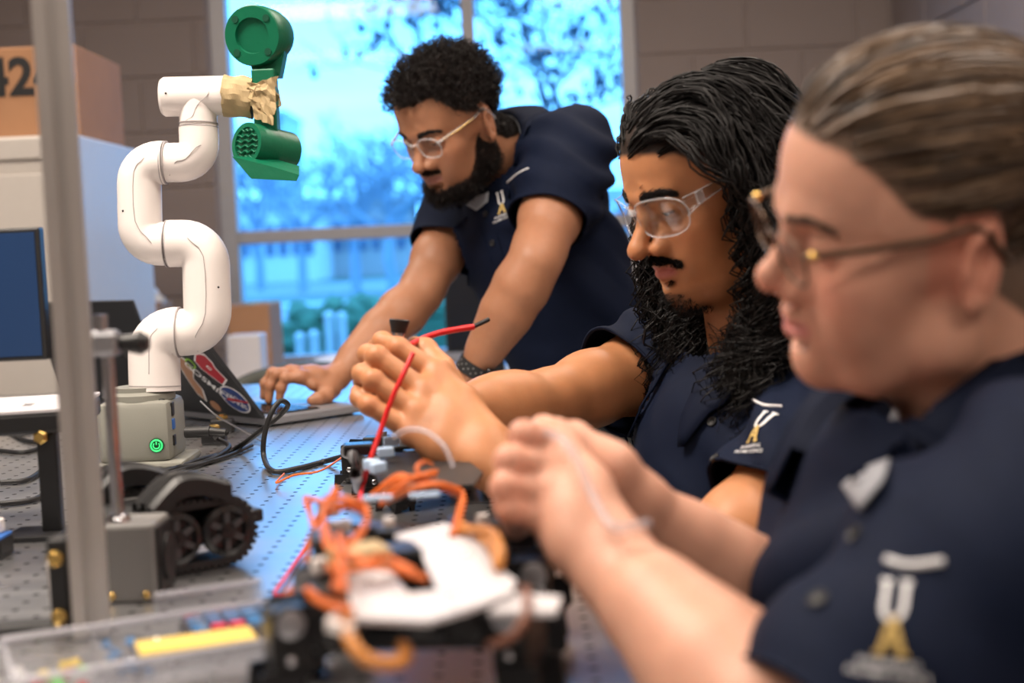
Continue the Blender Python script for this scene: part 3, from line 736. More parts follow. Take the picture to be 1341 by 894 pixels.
def collar(c, axis, fwd, parent, r=.066, stand=.030, leaf=.055, tip=.03, gap=.35, spread=.022, lean=.0, lining=True, sx=1.0, bv=None, lift=.004):
    a = nv(axis); f = nv(np.asarray(fwd)-(np.asarray(fwd)@a)*a); l = np.cross(a, f); nth = 64; rows = []
    th = np.linspace(gap, 2*math.pi-gap, nth)
    prof = [(0, -.012), (.001, .4), (.002, .85), (.004, 1.05), (.008, 1.10), (.013, 1.02), (.017, .8)]
    V = []
    for t in th:
        front = max(0, math.cos(t))**1.5; dr = nv(f*math.cos(t)*1.02+l*math.sin(t)*sx); st = stand*(1-.35*front)
        base = np.asarray(c)+dr*(r+.012*front)-a*.022*front
        row = [base+dr*q[0]+a*q[1]*st for q in prof]
        L = leaf+tip*sstep(.80, 1.0, abs(t-math.pi)/(math.pi-gap))
        for k in range(1, 7): u = k/6; row.append(row[len(prof)-1]+dr*(spread*u**.8)-a*(L*u))
        V += row
    V = np.array(V); m = len(prof)+6
    if bv is not None:
        for i in range(len(V)):
            if i % m < 5: continue
            h = bv.find_nearest(Vector(V[i])); q, nn = np.array(h[0]), np.array(h[1])
            lf = lift+lift*((i % m)-5)/8
            if (V[i]-q)@nn < lf and np.linalg.norm(V[i]-q) < .08: V[i] = q+nn*lf
    F = [(i*m+k, (i+1)*m+k, (i+1)*m+k+1, i*m+k+1) for i in range(nth-1) for k in range(m-1)]
    o = obj('collar', V, np.array(F), M['navy_trim'], parent, True); md = o.modifiers.new('t', 'SOLIDIFY'); md.thickness = .0026; md.offset = 0
    if lining:
        W = V.reshape(nth, m, 3)[:, :4].copy(); 
        for i, t in enumerate(th): W[i] -= nv(f*math.cos(t)+l*math.sin(t))*.0022
        F2 = [(i*4+k, (i+1)*4+k, (i+1)*4+k+1, i*4+k+1) for i in range(nth-1) for k in range(3)]
        q = obj('collar_lining', W.reshape(-1, 3), np.array(F2), M['grey_lining'], o, True); solidify(q, .0012)
    return o
def folds(V, N, fl):
    """fl: (centre, radius, freq, amp, direction or None, seed)"""
    D = np.zeros(len(V))
    for c, r, f, a, dr, sd in fl:
        q = V-np.asarray(c); dist = np.linalg.norm(q, axis=1); ph = (q@nv(dr) if dr is not None else dist)*f+2.2*vnoise(V, sd, 9)
        w = np.sin(ph); w = np.sign(w)*np.abs(w)**.8; D += a*w*np.exp(-(dist/r)**2)*(.6+.4*vnoise(V, sd+7, 12))
    return V+N*D[:, None]
lm = bpy.data.materials.new('clear_lens'); lm.use_nodes = True; _N = lm.node_tree.nodes; _L = lm.node_tree.links; _N.remove(_N['Principled BSDF'])
_t = _N.new('ShaderNodeBsdfTransparent'); _g = _N.new('ShaderNodeBsdfGlossy'); _g.inputs['Roughness'].default_value = .02; _m = _N.new('ShaderNodeMixShader'); _fr = _N.new('ShaderNodeFresnel'); _fr.inputs['IOR'].default_value = 1.55
_t.inputs['Color'].default_value = (.93, .95, .97, 1); _m.inputs[0].default_value = .07; _L.new(_t.outputs[0], _m.inputs[1]); _L.new(_g.outputs[0], _m.inputs[2]); _L.new(_m.outputs[0], _N['Material Output'].inputs[0])
M['lens'] = lm
am = bpy.data.materials.new('clear_acrylic'); am.use_nodes = True; _N = am.node_tree.nodes; _L = am.node_tree.links; _b = _N['Principled BSDF']
_b.inputs['Base Color'].default_value = (.82, .84, .88, 1); _b.inputs['Roughness'].default_value = .08; _b.inputs['Alpha'].default_value = .26; _b.inputs['Coat Weight'].default_value = .5
M['acrylic'] = am
M['gold'] = mat('gold_metal', (.75, .50, .16), .25, 1.0, noise=.05)
M['brown_metal'] = mat('bronze_metal', (.10, .062, .04), .3, .7, noise=.05)
def glasses(pose, loc_name, label, cat, style):
    t = thing('eyeglasses' if style != 'safety' else 'safety_glasses', pose.w(np.array([.1, 0, -.02])), label, cat)
    hw, hh, xl = {'acrylic': (.0245, .0185, .099), 'safety': (.0335, .0215, .101), 'metal': (.0255, .0165, .1015)}[style]
    wrap = {'acrylic': .10, 'safety': .38, 'metal': .08}[style]; cy = {'acrylic': .0335, 'safety': .0365, 'metal': .0335}[style]; cz = -.004
    def lensp(a, s, rr=1.0):
        e = .72; ca, sa = math.cos(a), math.sin(a); y = hw*np.sign(ca)*abs(ca)**e*rr; z = hh*np.sign(sa)*abs(sa)**e*rr
        if sa < 0: z *= 1.05; y *= .95
        yy = cy+y; back = wrap*max(0, yy-.012)**1*.55+ (5.0 if style == 'safety' else 1.2)*max(0, yy-.02)**2
        return np.array([xl-back-.10*(-z), s*yy, cz+z])
    for s in (-1, 1):
        ang = np.linspace(0, 2*math.pi, 40, endpoint=False); ring = np.array([lensp(a, s) for a in ang])
        if style == 'safety':
            rows = [np.array([lensp(a, s, r) for a in ang]) for r in (1, .75, .5, .25, .02)]; V = np.concatenate(rows); n = 40
            F = [(i*n+k, i*n+(k+1) % n, (i+1)*n+(k+1) % n, (i+1)*n+k) for i in range(4) for k in range(n)]
            ln = obj('lens', pose.w(V), np.array(F), M['lens'], t, True); solidify(ln, .0018)
            MB().tube(pose.w(ring), .0011*pose.sc, 6, closed=True).build('lens_rim', M['acrylic'], ln, True)
        else:
            fr = MB().tube(pose.w(ring), (.0015 if style == 'acrylic' else .0010), 8, closed=True).build('rim', M['acrylic'] if style == 'acrylic' else M['brown_metal'], t, True)
            V = np.concatenate([ring, ring.mean(0)[None]]); obj('lens', pose.w(V), np.array([(k, (k+1) % 40, 40) for k in range(40)]), M['lens'], t, True)
        a0 = lensp(.45, s); e0 = np.array([.018, s*.0815, .010]); e1 = np.array([-.012, s*.0835, .012]); e2 = np.array([-.034, s*.080, -.018])
        if style == 'acrylic':
            hinge = a0+np.array([-.004, s*.004, .0])
            MB().tube(pose.w(spline([a0, hinge, lerp(hinge, e0, .5)+(0, s*.002, 0), e0, e1, e2], 40)), .0026, 8).build('temple', M['acrylic'], t, True)
            MB().tube(pose.w(spline([hinge+(-.004, s*.0022, 0), lerp(hinge, e0, .5)+(0, s*.0045, 0), e0+(0, s*.0015, 0)], 20)), .0014, 6).build('temple_core', M['gold'], t, True)
        elif style == 'metal':
            hinge = a0+np.array([-.005, s*.006, .002])
            MB().tube(pose.w(spline([a0, hinge, lerp(hinge, e0, .5)+(0, s*.002, 0), e0, e1, e2], 40)), .0022, 8).build('temple', M['brown_metal'], t, True)
            MB().ball(pose.w(hinge[None])[0], .0035, 10).build('hinge', M['gold'], t, True)
            MB().tube(pose.w(spline([lensp(math.pi*.92, s)+(-.002, 0, -.004), (.094, s*.009, -.012), (.091, s*.0105, -.016)], 12)), .0009, 6).build('nose_pad', M['acrylic'], t, True)
        else:
            hinge = np.array([.058, s*.0735, .007])
            prof = spline([lensp(0.0, s)+(.002, -s*.002, .006), hinge, e0+(0, 0, .002), e1, e2], 30)
            W = []; n = len(prof)
            for i, q in enumerate(prof):
                hh_ = np.interp(i/n, [0, .25, .5, 1], [.010, .0065, .0045, .004]); W += [q+(0, 0, hh_), q-(0, 0, hh_)]
            V = pose.w(np.array(W)); o = obj('temple', V, np.array([(2*i, 2*i+1, 2*i+3, 2*i+2) for i in range(n-1)]), M['lens'], t, True); solidify(o, .002)
            MB().tube(pose.w(np.array([W[2*i] for i in range(n)])), .0008, 5).build('temple_edge', M['acrylic'], o, True)
            MB().tube(pose.w(np.array([W[2*i+1] for i in range(n)])), .0008, 5).build('temple_edge', M['acrylic'], o, True)
            MB().box(pose.w((hinge+(.003, s*.001, .0))[None])[0], (.010, .004, .013), pose.R, .001).build('hinge', M['acrylic'], t, False)
    br = [lensp(math.pi*.88, 1), np.array([xl+.003, 0, cz+.008]), lensp(math.pi*.88, -1)]
    MB().tube(pose.w(spline(br, 16)), {'acrylic': .0022, 'safety': .0032, 'metal': .0012}[style], 8).build('bridge', M['brown_metal'] if style == 'metal' else M['acrylic'], t, True)
    return t
# ------------------------------------------------------------------ the three people
def torso_frame(SL, SR, PEL):
    mid = (SL+SR)/2; up = nv(mid-PEL); l = SL-SR; l = nv(l-(l@up)*up); return mid, np.stack([np.cross(l, up), l, up], 1)
def shirt(root, SL, SR, NB, PEL, arms, fl, h=.0052, bulk=1.0, neck_ax=(0, 0, 1), extra=None, neck_r=.075):
    """arms: list of (S, E, t_hem, r_shoulder, r_hem)"""
    mid, R = torso_frame(SL, SR, PEL); L = np.linalg.norm(mid-PEL)
    pts = [SL, SR, PEL]+[lerp(a[0], a[1], a[2]+.2) for a in arms]; A = np.array(pts); v = Vol(A.min(0)-.24, A.max(0)+.24, h)
    v.ell(mid-R[:, 2]*.14+R[:, 0]*.005, (.120*bulk, .172*bulk, .20), R, 0)
    v.ell(lerp(mid, PEL, .62), (.122*bulk, .158*bulk, .19), R, .06)
    v.ell(lerp(mid, PEL, .95), (.124*bulk, .168*bulk, .15), R, .06)
    v.ell(mid+R[:, 0]*.035-R[:, 2]*.09, (.09, .14, .10), R, .05)
    v.chain([SL, lerp(SL, NB, .5)-R[:, 2]*.012, NB-nv(neck_ax)*.055, lerp(SR, NB, .5)-R[:, 2]*.012, SR], [.064, .060, .074, .060, .064], .045); v.cap(NB-nv(neck_ax)*.05, NB+nv(neck_ax)*.05, .068, .066, .03)
    v.cap(mid-R[:, 2]*.03-R[:, 0]*.02, lerp(mid, PEL, .4)-R[:, 0]*.03, .10, .10, .06)
    for S, E, t, r0, r1 in arms:
        v.chain([S, lerp(S, E, t*.5), lerp(S, E, t+.14)], [r0, (r0+r1)/2, r1], .045)
    if extra: extra(v, R, mid)
    V, Q = v.mesh(3, .5); N = normals(V, Q); V = folds(V, N, fl); V = relax(V, Q, 1, .4)
    cuts = [(lerp(S, E, t), E-S, [(S, r0), (lerp(S, E, t*.5), (r0+r1)/2), (lerp(S, E, t+.14), r1)], .016) for S, E, t, r0, r1 in arms]
    cuts.append((NB+nv(neck_ax)*.012, neck_ax, [(NB-nv(neck_ax)*.05, .068), (NB+nv(neck_ax)*.05, .066)], .02))
    V, F = cut_mesh(V, Q, cuts); o = obj('polo_shirt', V, F, M['navy'], root, True); solidify(o, .0028)
    for S, E, t, r0, r1 in arms:                           # hem band at each sleeve: a ring following the cut edge
        p0 = lerp(S, E, t); n = nv(E-S); d = (V-p0)@n; rad = np.linalg.norm((V-p0)-np.outer(d, n), axis=1); ring = V[(np.abs(d) < 1e-4) & (rad < .13)]
        if len(ring) > 12:
            c = ring.mean(0); X = frame(n); a = np.arctan2((ring-c)@X[:, 1], (ring-c)@X[:, 0]); ring = ring[np.argsort(a)]; k = np.linspace(0, len(ring)-1, 48).astype(int)
            MB().tube(ring[k], .0019, 6, closed=True).build('sleeve_hem', M['navy_trim'], o, True)
    return o, bvh_of(V, F), R, mid
def trousers(root, PEL, R, knees, feet, r=.085):
    A = np.array([PEL]+list(knees)+list(feet)); v = Vol(A.min(0)-.2, A.max(0)+.2, .012); hips = [PEL+R[:, 1]*.09-R[:, 2]*.06, PEL-R[:, 1]*.09-R[:, 2]*.06]
    v.ell(PEL-R[:, 2]*.03, (.125, .17, .13), R, 0)
    for hp, k, f in zip(hips, knees, feet): v.chain([hp, k, f], [r+.008, r*.78, r*.62], .04)
    V, Q = v.mesh(2); N = normals(V, Q); V = folds(V, N, [(k, .2, 60, .005, None, 5+i) for i, k in enumerate(knees)]); return obj('trousers', V, Q, M['trouser'], root, True)
def shoe(root, f, fwd):
    fwd = nv([fwd[0], fwd[1], 0]); R = np.stack([fwd, np.cross([0, 0, 1], fwd), [0, 0, 1]], 1); v = Vol(f-.2, f+np.array([.2, .2, .12]), .008); b = np.array([f[0], f[1], 0.0])
    v.ell(b+fwd*.05+(0, 0, .04), (.14, .05, .045), R, 0); v.ell(b-fwd*.03+(0, 0, .06), (.06, .042, .06), R, .03); v.F = np.maximum(v.F, -(v.ax[2][None, None, :]-.004)); V, Q = v.mesh(2); obj('shoe', V, Q, M['black'], root, True)
def curls(root, pose, V, N, mask, n, length, rad, hr, m, name, seed, turns=2.2, tilt=.5, k=13, lfun=None):
    rs = np.random.RandomState(seed); idx = np.where(mask)[0]; idx = rs.choice(idx, n); p = V[idx]; nn = nv_rows(N[idx]+rs.normal(0, tilt, (n, 3))*.6)
    L = length*rs.uniform(.7, 1.15, n); L = L*(lfun(p) if lfun else 1); x = np.cross(nn, rs.normal(size=(n, 3))); x = nv_rows(x); y = np.cross(nn, x); t = np.linspace(0, 1, k); ph = rs.uniform(0, 6.3, n); sg = rs.choice([-1, 1], n)
    a = ph[:, None]+sg[:, None]*t[None]*2*math.pi*turns*rs.uniform(.7, 1.3, n)[:, None]; rr = hr*(.3+.7*t)[None]
    S = p[:, None]+nn[:, None]*(L[:, None]*t[None])[..., None]-nn[:, None]*.002+(rr*np.cos(a))[..., None]*x[:, None]+(rr*np.sin(a))[..., None]*y[:, None]
    W, Q = strands_mesh(pose.w(S), rad*(1-.4*t)); return obj(name, W, Q, m, root, True)
def nv_rows(a): return a/(np.linalg.norm(a, axis=-1, keepdims=True)+1e-9)
def crowded(A, lo=.045): return Vol(A.min(0)-lo, A.max(0)+lo, .0025)

# ---- the bearded person leaning over the laptop
SK1 = np.array([.35, .16, .088])
p1 = dict(skin=SK1, gaze=-.45, beard='full', stubble=((.016, .010, .008), .93), scalp=(.012, .008, .007), lip=(.30, .12, .10), blush=.12, hairline=.066, temple=.012)
pose1 = Pose([[-.586, .751, -.304], [-.635, -.659, -.404], [-.504, -.043, .863]], [-.097, 2.575, 1.403], 1.0)
SL, SR, NB, PEL = P(752, 194, 2.56), P(610, 262, 2.80), P(672, 208, 2.66), P(790, 545, 2.70)
EL_, WL_ = P(700, 345, 2.40), P(617, 490, 2.43); ER_, WR_ = P(548, 388, 2.66), P(440, 494, 2.53)
pr1 = thing('person', np.array([.2, 2.7, 0]), 'person with curly dark hair, beard and clear glasses leaning over the open laptop', 'person')
nb = pose1.l(NB); v = head_volume(p1, [(np.array([-.028, 0, -.06]), lerp([-.028, 0, -.06], nb, .55), .057, .057), (lerp([-.028, 0, -.06], nb, .5), lerp([-.028, 0, -.06], nb, 1.15), .056, .062)])
V, Q = v.mesh(2, .4); N = normals(V, Q); parts = [(pose1.w(V), Q, head_colors(V, p1))]; HV, HN = V, N
# right hand on the laptop
mc = [P(394, 494, 2.455), P(386, 488, 2.475), P(381, 487, 2.50), P(380, 489, 2.525)]
fg = [[P(374, 495, 2.45), P(368, 508, 2.45), P(366, 521, 2.45)], [P(363, 490, 2.47), P(354, 505, 2.47), P(352, 524, 2.47)], [P(357, 488, 2.50), P(347, 502, 2.50), P(345, 519, 2.50)], [P(361, 491, 2.53), P(354, 502, 2.53), P(351, 514, 2.53)]]
th = [P(432, 508, 2.49), P(428, 518, 2.455), P(417, 522, 2.44), P(408, 524, 2.435)]
A = np.array([ER_, WR_]+mc+[q for f in fg for q in f]); v = crowded(np.vstack([A, SR]), .07)
arm_prims(v, SR, ER_, WR_, mc[0]-mc[3], 1.02, 1.0); hand_prims(v, WR_, mc, fg, th, .95)
V, Q = v.mesh(2, .4); parts.append((V, Q, skin_colors(V, SK1, 3, mc)))
# left hand flat on the table
wl = WL_; b0 = on_z(588, 520, .917); dirf = nv(np.array([-1, -.15, 0])); sd = np.array([.15, -1, 0])*-1
mc = [b0+sd*o-dirf*abs(o)*.2 for o in (.033, .011, -.011, -.031)]
fg = [[m+dirf*.04+sd*o, m+dirf*.065+sd*o*1.5-(0, 0, .006), m+dirf*.083+sd*o*1.8-(0, 0, .008)] for m, o in zip(mc, (.006, .002, -.002, -.007))]
th = [lerp(wl, b0, .3)+sd*.03-(0, 0, .008), lerp(wl, b0, .75)+sd*.05-(0, 0, .012), b0+sd*.066+dirf*.005, b0+sd*.074+dirf*.03-(0, 0, .003)]
A = np.array([SL, EL_, wl]+mc+[q for f in fg for q in f]); v = crowded(A, .075); arm_prims(v, SL, EL_, wl, sd, 1.13, 1.06); hand_prims(v, wl, mc, fg, th, 1.0)
V, Q = v.mesh(2, .4); parts.append((V, Q, skin_colors(V, SK1, 6, mc)))
V, Q, C = join(parts); obj('body', V, Q, M['skin'], pr1, True, C)
eyes(pr1, pose1, p1); brow_hair(pr1, pose1, HV, HN, p1, M['hair_dark'])
sm = scalp_mask(HV, p1) > .5
curls(pr1, pose1, HV, HN, sm, 4700, .027, .00075, .0038, M['hair_dark'], 'hair', 11, lfun=lambda p: .35+.75*sstep(-.03, .05, p[:, 2]))
curls(pr1, pose1, HV, HN, beard_mask(HV, p1) > .42, 3200, .011, .0006, .0022, M['hair_dark'], 'beard', 12, 1.2, .5, 8, lfun=lambda p: .6+1.1*sstep(-.06, -.11, p[:, 2]))
mk = (np.abs(HV[:, 1]) < .026) & (HV[:, 0] > .078) & (np.abs(HV[:, 2]+.0555) < .004)
curls(pr1, pose1, HV, HN, mk, 420, .007, .0005, .001, M['hair_dark'], 'moustache', 13, .6, .5, 6)
na = nv(pose1.w(np.array([[-.02, 0, -.05]]))[0]-NB)
sh1, bv1, R1, mid1 = shirt(pr1, SL, SR, NB, PEL, [(SL, EL_, .64, .070, .070), (SR, ER_, .52, .064, .062)],
    [(SL+np.array([.02, 0, -.09]), .17, 95, .011, (.5, .1, .8), 1), (PEL+np.array([-.05, -.1, .2]), .2, 55, .006, (.3, 0, 1), 4), (lerp(SL, EL_, .45), .12, 80, .006, (.7, 0, .7), 8), (lerp(SR, ER_, .3), .12, 80, .003, (.7, 0, .7), 9)], neck_ax=na)
collar(NB+na*.012, na, R1[:, 0], sh1, bv=bv1, r=.070, gap=.55, leaf=.05)
logo(bv1, 657, 268, (-.22, -1), .95, sh1); px_line(bv1, [(664, 239), (678, 227), (692, 220)], .0016, M['white_thread'], 'piping', sh1)
for q in ((636, 280), (645, 318)): button(bv1, *q, sh1)
px_patch([bv1], [(610, 268), (624, 257), (640, 251), (639, 264), (624, 276)], M['grey_lining'], 'collar_lining', sh1, .012)
px_line(bv1, [(624, 272), (632, 305), (645, 345)], .0012, M['navy_trim'], 'placket_edge', sh1); px_line(bv1, [(640, 268), (650, 305), (662, 345)], .0012, M['navy_trim'], 'placket_edge', sh1)
kn = [np.array([.20, 2.58, .47]), np.array([.24, 2.86, .47])]; ft = [np.array([.24, 2.58, .07]), np.array([.28, 2.88, .07])]
trousers(pr1, PEL, R1, kn, ft)
for f in ft: shoe(pr1, f, (-1, -.2, 0))
glasses(pose1, 'a', 'clear acrylic eyeglasses with gold temples on the bearded person\'s face', 'glasses', 'acrylic')
# smartwatch on the left wrist
wt = thing('smartwatch', WL_, 'black smartwatch with a perforated band on the bearded person\'s wrist', 'watch')
ax = nv(WL_-EL_); wc = WL_-ax*.012; X = nv(np.cross(ax, sd)); Yw = np.cross(ax, X)
ringp = [wc+.0355*math.cos(t)*Yw*1.0+.0285*math.sin(t)*X for t in np.linspace(0, 2*math.pi, 40, endpoint=False)]
bm_ = MB(); Vb = []
for q in ringp:
    o_ = nv(q-wc)
    for u, w in ((-.011, 0), (.011, 0), (.011, .003), (-.011, .003)): Vb.append(q+ax*u+o_*w)
bm_.add(np.array(Vb), [(4*i+k, 4*i+(k+1) % 4, 4*((i+1) % 40)+(k+1) % 4, 4*((i+1) % 40)+k) for i in range(40) for k in range(4)])
band = bm_.build('band', M['rubber'], wt, True, 40)
M['hole_grey'] = mat('band_hole', (.17, .17, .17), .6)
hb_ = MB()
for i, t in enumerate(np.linspace(0, 2*math.pi, 26, endpoint=False)):
    for u in ((-.005, .005) if i % 2 else (0,)):
        q = wc+.0355*math.cos(t)*Yw+.0285*math.sin(t)*X; o_ = nv(q-wc); hb_.cyl(q+ax*u+o_*.0026, q+ax*u+o_*.0034, .0016, n=8)
hb_.build('band_holes', M['hole_grey'], band)
dcase = nv(.62*np.array([1, 0, 0])+.45*np.array([0, -1, 0])+.1*X); dcase = nv(dcase-(dcase@ax)*ax); cc = wc+dcase*.036
MB().box(cc, (.036, .036, .0105), np.stack([np.cross(ax, dcase), ax, dcase], 1), .004).build('case', M['black_gloss'], wt, True, 40)

# ---- the long-haired person with safety glasses
SK2 = np.array([.46, .20, .09])
p2 = dict(skin=SK2, gaze=-.42, beard='thin', stubble=((.022, .012, .009), .75), scalp=(.008, .006, .006), lip=(.42, .12, .11), blush=.22, hairline=.060, nose=1.1, jaw=1.0, fat=.001)
pose2 = Pose([[-.849, .432, -.303], [-.391, -.901, -.189], [-.355, -.042, .934]], [.226, 1.593, 1.237], 1.0)
_u, _s, _vt = np.linalg.svd(pose2.R); pose2.R = _u@_vt
SL, SR, NB, PEL = P(1096, 580, 1.44), P(890, 470, 1.80), P(1000, 468, 1.63), P(1025, 900, 1.64)
EL_, WL_ = P(893, 778, 1.32), P(634, 594, 1.375); ER_, WR_ = P(692, 536, 1.63), P(598, 540, 1.53)
pr2 = thing('person', np.array([.30, 1.6, 0]), 'person with long wavy black hair and safety glasses holding a small part with both hands', 'person')
nb = pose2.l(NB); v = head_volume(p2, [(np.array([-.028, 0, -.06]), lerp([-.028, 0, -.06], nb, 1.1), .057, .062)])
V, Q = v.mesh(2, .4); N = normals(V, Q); HC2 = head_colors(V, p2); parts = [(pose2.w(V), Q, HC2)]; HV, HN = V, N
mc = [P(573, 489, 1.435), P(557, 514, 1.415), P(546, 541, 1.40), P(539, 566, 1.392)]
fg = [[P(522, 456, 1.445), P(501, 447, 1.465), P(490, 453, 1.483)], [P(494, 467, 1.425), P(482, 464, 1.447), P(481, 478, 1.465)], [P(489, 498, 1.405), P(474, 489, 1.425), P(471, 500, 1.445)], [P(484, 531, 1.395), P(470, 521, 1.41), P(467, 512, 1.428)]]
th = [P(606, 540, 1.425), P(578, 483, 1.475), P(557, 459, 1.495), P(543, 451, 1.50)]
A = np.array([SL, EL_, WL_]+mc+[q for f in fg for q in f]); v = crowded(A, .07); arm_prims(v, SL, EL_, WL_, mc[0]-mc[3], 1.0, 1.02); hand_prims(v, WL_, mc, fg, th, 1.06)
V, Q = v.mesh(2, .35); N = normals(V, Q); C = skin_colors(V, SK2, 8, mc+[f[0] for f in fg]); parts.append((V, Q, C))
mc = [P(548, 486, 1.53), P(540, 502, 1.55), P(536, 518, 1.56), P(534, 532, 1.565)]
fg = [[P(520, 462, 1.53), P(505, 461, 1.52), P(496, 464, 1.51)], [P(508, 480, 1.545), P(493, 478, 1.525), P(486, 481, 1.505)], [P(506, 500, 1.55), P(490, 499, 1.53), P(480, 497, 1.51)], [P(506, 518, 1.555), P(492, 517, 1.535), P(483, 515, 1.515)]]
th = [P(582, 522, 1.52), P(558, 486, 1.515), P(538, 462, 1.51), P(524, 454, 1.505)]
A = np.array([SR, ER_, WR_]+mc+[q for f in fg for q in f]); v = crowded(A, .07); arm_prims(v, SR, ER_, WR_, mc[0]-mc[3], .93, .95); hand_prims(v, WR_, mc, fg, th, .95)
V, Q = v.mesh(2, .35); parts.append((V, Q, skin_colors(V, SK2, 9, mc)))
V, Q, C = join(parts); obj('body', V, Q, M['skin'], pr2, True, C)
eyes(pr2, pose2, p2); brow_hair(pr2, pose2, HV, HN, p2, M['hair_black'], 520, 4, 1.4)
bmask = beard_mask(HV, p2)
curls(pr2, pose2, HV, HN, (bmask > .55) & (HV[:, 2] > -.075), 700, .0075, .0005, .0009, M['hair_black'], 'moustache', 14, .5, .5, 6)
curls(pr2, pose2, HV, HN, (bmask > .4) & (HV[:, 2] < -.075), 420, .009, .00045, .0015, M['hair_black'], 'chin_beard', 15, .6, .5, 6)
na = nv(pose2.w(np.array([[-.02, 0, -.05]]))[0]-NB)
sh2, bv2, R2, mid2 = shirt(pr2, SL, SR, NB, PEL, [(SL, EL_, .50, .068, .060), (SR, ER_, .46, .066, .058)],
    [(SL+np.array([-.03, -.02, -.06]), .14, 95, .010, (.8, .0, .6), 2), (lerp(SR, ER_, .25), .12, 85, .008, (1, 0, .4), 6), (lerp(SL, PEL, .5), .25, 38, .006, (.5, .3, .7), 3)], neck_ax=na)
collar(NB+na*.012, na, R2[:, 0], sh2, bv=bv2, r=.072, gap=.5)
logo(bv2, 992, 560, (.06, -1), .86, sh2); px_line(bv2, [(984, 522), (1000, 530), (1024, 532)], .0016, M['white_thread'], 'piping', sh2)
for q in ((933, 552), (936, 600)): button(bv2, *q, sh2)
PEL2 = PEL
kn = [np.array([-.02, 1.42, .62]), np.array([.0, 1.72, .62])]; ft = [np.array([.06, 1.40, .07]), np.array([.08, 1.74, .07])]
trousers(pr2, PEL, R2, kn, ft)
for f in ft: shoe(pr2, f, (-1, 0, 0))
glasses(pose2, 'b', 'clear wraparound safety glasses on the long-haired person\'s face', 'glasses', 'safety')
# long wavy hair
def long_hair(root, pose, V, N, p, seed, nclump, per, steps, ds, m, shoulders):
    rs = np.random.RandomState(seed); idx = np.where(scalp_mask(V, p) > .4)[0]; g = pose.R.T@np.array([0, 0, -1.0]); part = -.012
    wgt = 1+2.5*(V[idx, 0] > .035); ci = rs.choice(idx, nclump, p=wgt/wgt.sum()); pos = V[ci].copy(); nn = N[ci]; off = rs.uniform(.002, .022, nclump); off = np.where(pos[:, 1] > part, off, off*.45); fr = (pos[:, 0] > .03); off = np.where(fr, off*.55, off); s = np.where(pos[:, 1] > part, 1.0, -1.0)
    d = np.stack([-.55-.45*sstep(.0, .06, pos[:, 0]), s*.62, .35*sstep(.02, .06, pos[:, 0])], 1); d = nv_rows(d-(d*nn).sum(1, keepdims=True)*nn*.9)
    path = [pos.copy()]; ec = np.array([-.014, 0, .034]); er = np.array([.100, .078, .086]); L = rs.uniform(.72, 1.0, nclump)
    lo = [pose.l(q) for q in shoulders]
    for i in range(steps-1):
        t = i/(steps-1); pull = .10+.35*t; d = nv_rows(d*(1-pull)+g*pull+rs.normal(0, .05, d.shape)); pos = pos+d*(ds*L)[:, None]
        o = off*min(1, .25+i/5.)
        q = (pos-ec)/(er+o[:, None]); k = np.linalg.norm(q, axis=1); inside = k < 1; pos[inside] = (ec+(pos-ec)/k[:, None])[inside]
        # keep the curtain off the face and neck
        pos[:, 1] *= 1-.035*sstep(-.09, -.14, pos[:, 2]); low = pos[:, 2] < .075; ymin = .058+o*1.0; lim = .034+.95*np.clip(pos[:, 2]-.012, 0, .06)+1.2*np.clip(-.085-pos[:, 2], 0, .06)
        f = low & (pos[:, 0] > lim) & (pos[:, 2] > -.13); pos[f, 0] += (lim[f]-pos[f, 0])*.5
        f = (pos[:, 2] < .018) & (np.abs(pos[:, 1]) < ymin) & (pos[:, 0] > -.07) & (pos[:, 2] > -.105); pos[f, 1] = (s*ymin)[f]
        for c in lo:
            r = .078+o; q = pos-c; k = np.linalg.norm(q, axis=1); f = k < r; pos[f] = (c+q/k[:, None]*r[:, None])[f]
        path.append(pos.copy())
    path = np.array(path).transpose(1, 0, 2); ok = (path[:, :, 2].max(1) < .141) & (path[:, :, 0].min(1) > -.185) & ((np.abs(path[:, :, 1])*(path[:, :, 2] > 0)).max(1) < .135); path = path[ok]; nclump = len(path)
    tt = np.linspace(0, 1, steps); S = np.repeat(path, per, 0); n = len(S)
    ph = np.repeat(rs.uniform(0, 6.3, nclump), per)+rs.normal(0, .5, n); wl = np.repeat(rs.uniform(.042, .07, nclump), per); sl = tt[None]*ds*(steps-1)
    am = (.0012+.011*sstep(.25, .8, tt))[None]*rs.uniform(.6, 1.3, n)[:, None]
    x = nv_rows(np.cross(np.gradient(S, axis=1), np.array([.3, .2, 1.0]))); y = nv_rows(np.cross(np.gradient(S, axis=1), x)); a = ph[:, None]+sl*2*math.pi/wl[:, None]
    S = S+(am*np.cos(a))[..., None]*x+(am*np.sin(a))[..., None]*y*.7
    j = rs.normal(0, 1, (n, 1, 3))*(.0022+.0065*tt[None, :, None]); j2 = rs.normal(0, 1, (n, steps, 3))*(.0003+.0016*tt[None, :, None]**1.5)
    S = S+j+j2; S[:, 0] = np.repeat(path[:, 0], per, 0)+j[:, 0]*.8
    W, Q = strands_mesh(pose.w(S), np.interp(tt, [0, .1, .8, 1], [.0010, .0012, .0010, .0003])); return obj('hair', W, Q, m, root, True)
long_hair(pr2, pose2, HV, HN, p2, 5, 360, 12, 36, .0150, M['hair_black'], [SL, SR, lerp(SL, NB, .5), lerp(SR, NB, .5), mid2-R2[:, 2]*.05])

